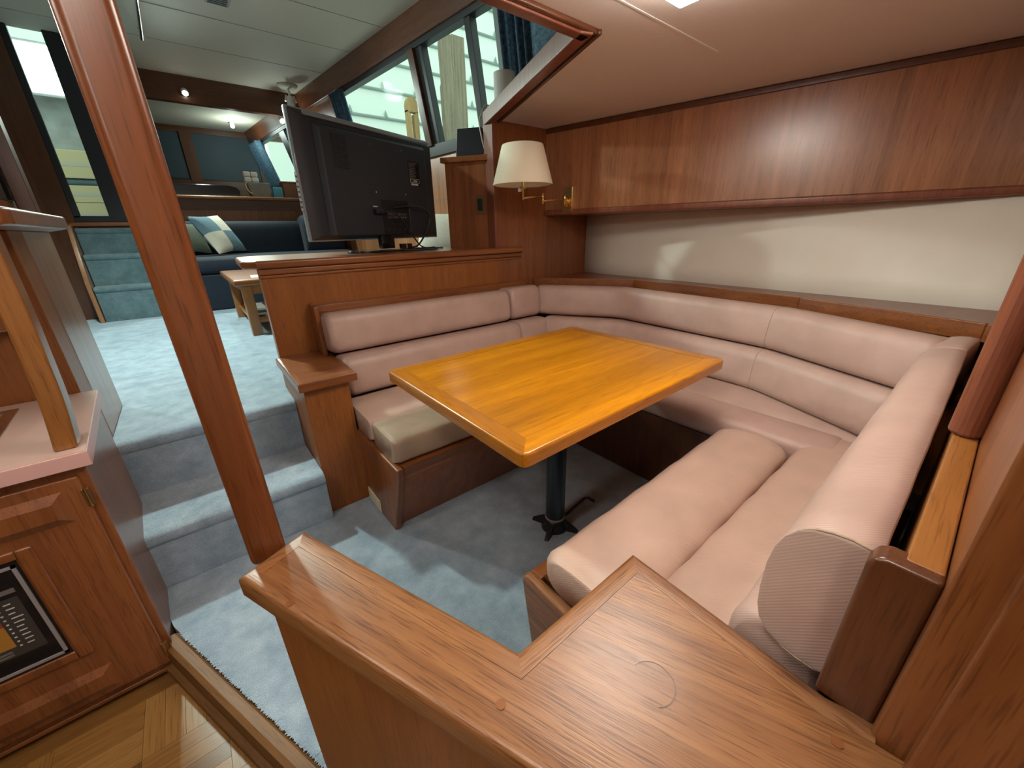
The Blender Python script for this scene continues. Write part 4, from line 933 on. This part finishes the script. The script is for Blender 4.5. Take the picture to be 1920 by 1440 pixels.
pillow('scatter_pillow', 'cream pillow half hidden between television and corner cabinet', (1.60, 2.80, 1.115), (0.75, -0.65, 0.0), (0.1, -0.05, 1), 0.20, 0.15, 0.07, ('cream_fabric',)*4)

# coffee table
cf = thing('coffee_table', 'low honey teak coffee table with magazines on its lower shelf', 'coffee table', (0.62, 3.8, 0.45))
MB().box((0.235, 3.30, 0.808), (1.05, 4.35, 0.850)).build('table_top', 'teak_x', cf, bevel=0.012, seg=3)
MB().box((0.30, 3.36, 0.745), (1.0, 3.385, 0.808)).build('apron', 'honey_x', cf); MB().box((0.30, 4.265, 0.745), (1.0, 4.29, 0.808)).build('apron', 'honey_x', cf)
MB().box((0.295, 3.37, 0.745), (0.315, 4.28, 0.808)).build('apron', 'honey_x', cf)
for (x, y) in ((0.275, 3.345), (0.275, 4.245), (0.96, 3.345), (0.96, 4.245)):
    MB().box((x, y, 0.45), (x+0.065, y+0.065, 0.808)).build('leg', 'honey_z', cf, bevel=0.008, seg=3)
MB().box((0.30, 3.38, 0.535), (1.0, 4.28, 0.56)).build('lower_shelf', 'honey_x', cf, bevel=0.003)
for k in range(5):
    a = random.uniform(-0.25, 0.25); c, s_ = math.cos(a), math.sin(a); cx, cy = 0.46+random.uniform(-0.02, 0.02), 3.66+random.uniform(-0.03, 0.03)
    mg = MB().prism([(cx+u*c-v*s_, cy+u*s_+v*c) for u, v in ((-0.11, -0.15), (0.11, -0.15), (0.11, 0.15), (-0.11, 0.15))], 0.5602+k*0.012, 0.571+k*0.012).build('magazine', ['white_paper', 'cream_fabric', 'blue_fabric', 'white_paper', 'white_paper'][k])
    tag(mg, ['bottom white magazine of the pile under the coffee table', 'cream magazine second from the bottom of the coffee table pile', 'blue magazine in the middle of the coffee table pile', 'white magazine just above the blue one in the coffee table pile', 'topmost white magazine of the pile under the coffee table'][k], 'magazine', 'magazines on the coffee table shelf')
pp = MB().prism([(0.36, 3.42), (0.52, 3.40), (0.54, 3.62), (0.38, 3.64)], 0.8502, 0.852); tag(pp.build('paper_sheet', 'white_paper'), 'white paper sheet on the coffee table top', 'paper')

# far carpeted stairs to the aft door
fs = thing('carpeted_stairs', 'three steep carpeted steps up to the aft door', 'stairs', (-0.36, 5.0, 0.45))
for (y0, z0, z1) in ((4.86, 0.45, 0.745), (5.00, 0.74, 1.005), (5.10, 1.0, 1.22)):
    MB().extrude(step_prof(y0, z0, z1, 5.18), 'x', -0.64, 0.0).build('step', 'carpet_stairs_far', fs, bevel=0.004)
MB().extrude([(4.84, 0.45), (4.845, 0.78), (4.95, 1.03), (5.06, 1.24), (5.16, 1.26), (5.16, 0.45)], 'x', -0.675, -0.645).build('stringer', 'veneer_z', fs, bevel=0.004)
# aft door
dr = thing('door_1', 'x', 'x', (-0.4, 5.18, 1.25)); del dr['category']; dr['kind'] = 'structure'; dr['label'] = 'black framed sliding door above the far steps'
MB().box((-0.62, 5.15, 1.262), (0.1, 5.20, 1.318)).build('sill', 'black_frame', dr, bevel=0.003)
MB().box((-0.62, 5.15, 2.625), (0.1, 5.20, 2.66)).build('head', 'black_frame', dr)
MB().box((-0.62, 5.15, 1.30), (-0.578, 5.20, 2.62)).build('stile', 'black_frame', dr, bevel=0.004)
MB().box((-0.398, 5.145, 1.30), (-0.272, 5.20, 2.62)).build('stile', 'black_frame', dr, bevel=0.004)
MB().box((-0.10, 5.15, 1.30), (0.02, 5.20, 2.62)).build('stile', 'black_frame', dr, bevel=0.004)
MB().box((-0.578, 5.172, 1.31), (-0.398, 5.178, 2.62)).build('pane', 'window_glass', dr)
MB().box((-0.272, 5.172, 1.31), (-0.10, 5.178, 2.62)).build('pane', 'window_glass', dr)
MB().box((-0.66, 5.12, 1.235), (0.1, 5.18, 1.264)).build('threshold_rail', 'teak_x', dr, bevel=0.003)
struct(MB().box((-3.0, 5.15, 0.45), (-0.62, 5.21, 2.62)).build('wall_aft_port', 'teak_dark_z'), 'dark teak wall left of the aft door')
struct(MB().box((-0.64, 5.185, 0.45), (0.0, 5.21, 1.24)).build('wall_under_door', 'teak_dark_z'), 'dark wall under the aft door')
struct(MB().box((0.02, 5.15, 0.45), (0.05, 8.15, 2.62)).build('wall_alcove', 'teak_dark_z'), 'side of the sofa alcove')
# things outside the door
lamp = thing('shed_light', 'large glaring light panel seen through the aft door', 'light', (-0.73, 7.4, 3.0))
MB().box((-0.95, 7.6, 2.71), (-0.30, 7.64, 3.18)).build('light_panel', 'shed_lamp', lamp)
MB().box((-0.97, 7.61, 2.68), (-0.28, 7.66, 3.21)).build('light_frame', 'canvas_grey', lamp)
cv = tag(MB().box((-1.0, 7.8, 1.281), (-0.25, 7.86, 2.80)).build('canvas_screen', 'canvas_grey', None, bevel=0.01), 'grey canvas screen behind the cartons under the shed light', 'screen')
for i, (x0, x1, z0, z1, lab) in enumerate(((-0.86, -0.45, 1.82, 2.12, 'upper tan carton outside the aft door'), (-0.92, -0.30, 1.55, 1.74, 'middle tan carton outside the aft door'), (-0.92, -0.30, 1.28, 1.545, 'bottom tan carton outside the aft door'))):
    bxo = thing('carton', lab, 'carton', ((x0+x1)/2, 7.6, z0), group='cartons outside the door')
    MB().box((x0, 7.45, z0), (x1, 7.75, z1)).build('box', 'tan_box', bxo, bevel=0.004)
    MB().box((x0+0.01, 7.448, (z0+z1)/2-0.02), (x1-0.01, 7.451, (z0+z1)/2+0.02)).build('tape', 'cream_fabric', bxo)
tf = cushion('folded_tarp', 'blue_fabric', None, [(-0.90, 7.6, 1.782), (-0.35, 7.6, 1.782)], 0.13, 0.038, e=2.4, endr=0.03)
tag(tf, 'folded blue tarp lying between the cartons', 'tarp')
struct(MB().box((-1.2, 7.3, 1.2), (0.0, 8.0, 1.28)).build('floor_cockpit', 'canvas_grey'), 'cockpit deck outside the aft door')

# things on the aft shelf
bb = thing('sound_bar', 'wide glossy black box with rounded top on the aft shelf', 'electronics', (0.40, 5.8, 1.535))
MB().extrude([(0.02, 1.535), (0.69, 1.535), (0.70, 1.60), (0.68, 1.635), (0.60, 1.65), (0.05, 1.65), (0.02, 1.62)], 'y', 5.66, 5.95).build('housing', 'black_gloss', bb, bevel=0.01, seg=3)
tr_ = thing('tissue_pack', 'white wrapped roll pack on the dark basket', 'paper pack', (0.86, 5.85, 1.70))
for i in range(2):
    for j in range(2): MB().box((0.79+i*0.072, 5.80, 1.705+j*0.056), (0.858+i*0.072, 5.90, 1.757+j*0.056)).build('roll', 'white_paper', tr_, bevel=0.012, seg=3)
bs = thing('dark_basket', 'dark grey basket with tan handle on the aft shelf', 'basket', (0.92, 5.85, 1.535))
MB().hexa([(0.83, 5.78, 1.535), (1.02, 5.78, 1.535), (1.02, 5.95, 1.535), (0.83, 5.95, 1.535), (0.80, 5.76, 1.70), (1.03, 5.76, 1.70), (1.03, 5.97, 1.70), (0.80, 5.97, 1.70)]).build('body', 'canvas_grey', bs, bevel=0.01)
MB().tube(catmull([(0.80, 5.75, 1.70), (0.78, 5.75, 1.66), (0.80, 5.75, 1.60), (0.83, 5.75, 1.58)], 6), 0.006, 8).build('handle', 'tan_box', bs)
cb = thing('cyan_tissue_box', 'small bright blue box on the aft shelf', 'box', (1.10, 5.8, 1.535))
MB().box((1.045, 5.74, 1.535), (1.145, 5.84, 1.655)).build('carton', 'cyan_box', cb, bevel=0.008)
MB().box((1.075, 5.77, 1.655), (1.115, 5.81, 1.657)).build('opening', 'white_paper', cb)
wbx = thing('wooden_chest', 'low brown wooden chest at the end of the aft shelf', 'chest', (1.38, 5.88, 1.535))
MB().box((1.18, 5.85, 1.535), (1.60, 6.02, 1.72)).build('body', 'veneer_red_z', wbx, bevel=0.004)
MB().box((1.175, 5.845, 1.72), (1.605, 6.02, 1.735)).build('lid', 'honey_x', wbx, bevel=0.003)

# ================================================================= OUTSIDE STARBOARD
she = struct(MB().box((1.9, 10.0, -1.0), (16.0, 10.05, 9.0)).build('wall_shed', 'sheet_white'), 'translucent white shed wall outside')
for k in range(9):
    z = 3.02+k*0.537
    MB().tube([(1.9, 9.97, z), (16.0, 9.97, z)], 0.03, 8).build('wall_rib', 'rib_grey', she)
    for i in range(8):
        x = 2.85+i*0.80+(k % 2)*0.0
        MB().lathe([(0.040, 0.0), (0.032, 0.05), (0.010, 0.12), (0.005, 0.14)], (x, 9.97, z+0.02), 10).build('rib_cone', 'rib_grey', she)
dk = struct(MB().box((2.75, 1.0, 1.0), (16, 9.9, 1.1)).build('floor_dock', 'canvas_grey'), 'grey dock outside the windows')
pl1 = thing('dock_piling', 'weathered square piling with rounded plank outside the window', 'piling', (4.0, 6.5, 1.1))
MB().box((4.07, 6.40, 1.1), (4.30, 6.62, 3.95)).build('timber', 'weathered', pl1, bevel=0.01)
MB().extrude([(3.84, 1.1), (4.08, 1.1), (4.08, 3.88), (4.05, 3.92), (3.98, 3.95), (3.92, 3.93), (3.87, 3.88), (3.85, 3.78), (3.86, 3.30), (3.84, 3.25)], 'y', 6.38, 6.48).build('rounded_plank', 'weathered', pl1, bevel=0.012)
pl2 = thing('slotted_dock_post', 'tan slotted wooden post outside the far window', 'post', (3.58, 7.0, 1.1))
out_ = [(3.49, 1.1), (3.685, 1.1), (3.685, 3.08), (3.675, 3.14), (3.645, 3.185), (3.59, 3.20), (3.535, 3.185), (3.505, 3.14), (3.49, 3.08)]
MB().extrude([(3.49, 1.1), (3.55, 1.1), (3.55, 2.95), (3.49, 3.0)], 'y', 6.97, 7.07).build('side_board', 'weathered_tan', pl2)
MB().extrude([(3.605, 1.1), (3.685, 1.1), (3.685, 3.0), (3.605, 2.95)], 'y', 6.97, 7.07).build('side_board', 'weathered_tan', pl2)
MB().extrude([(3.49, 2.98), (3.685, 2.98), (3.685, 3.08), (3.675, 3.14), (3.645, 3.185), (3.59, 3.20), (3.535, 3.185), (3.505, 3.14), (3.49, 3.08)], 'y', 6.97, 7.07).build('head_board', 'weathered_tan', pl2)
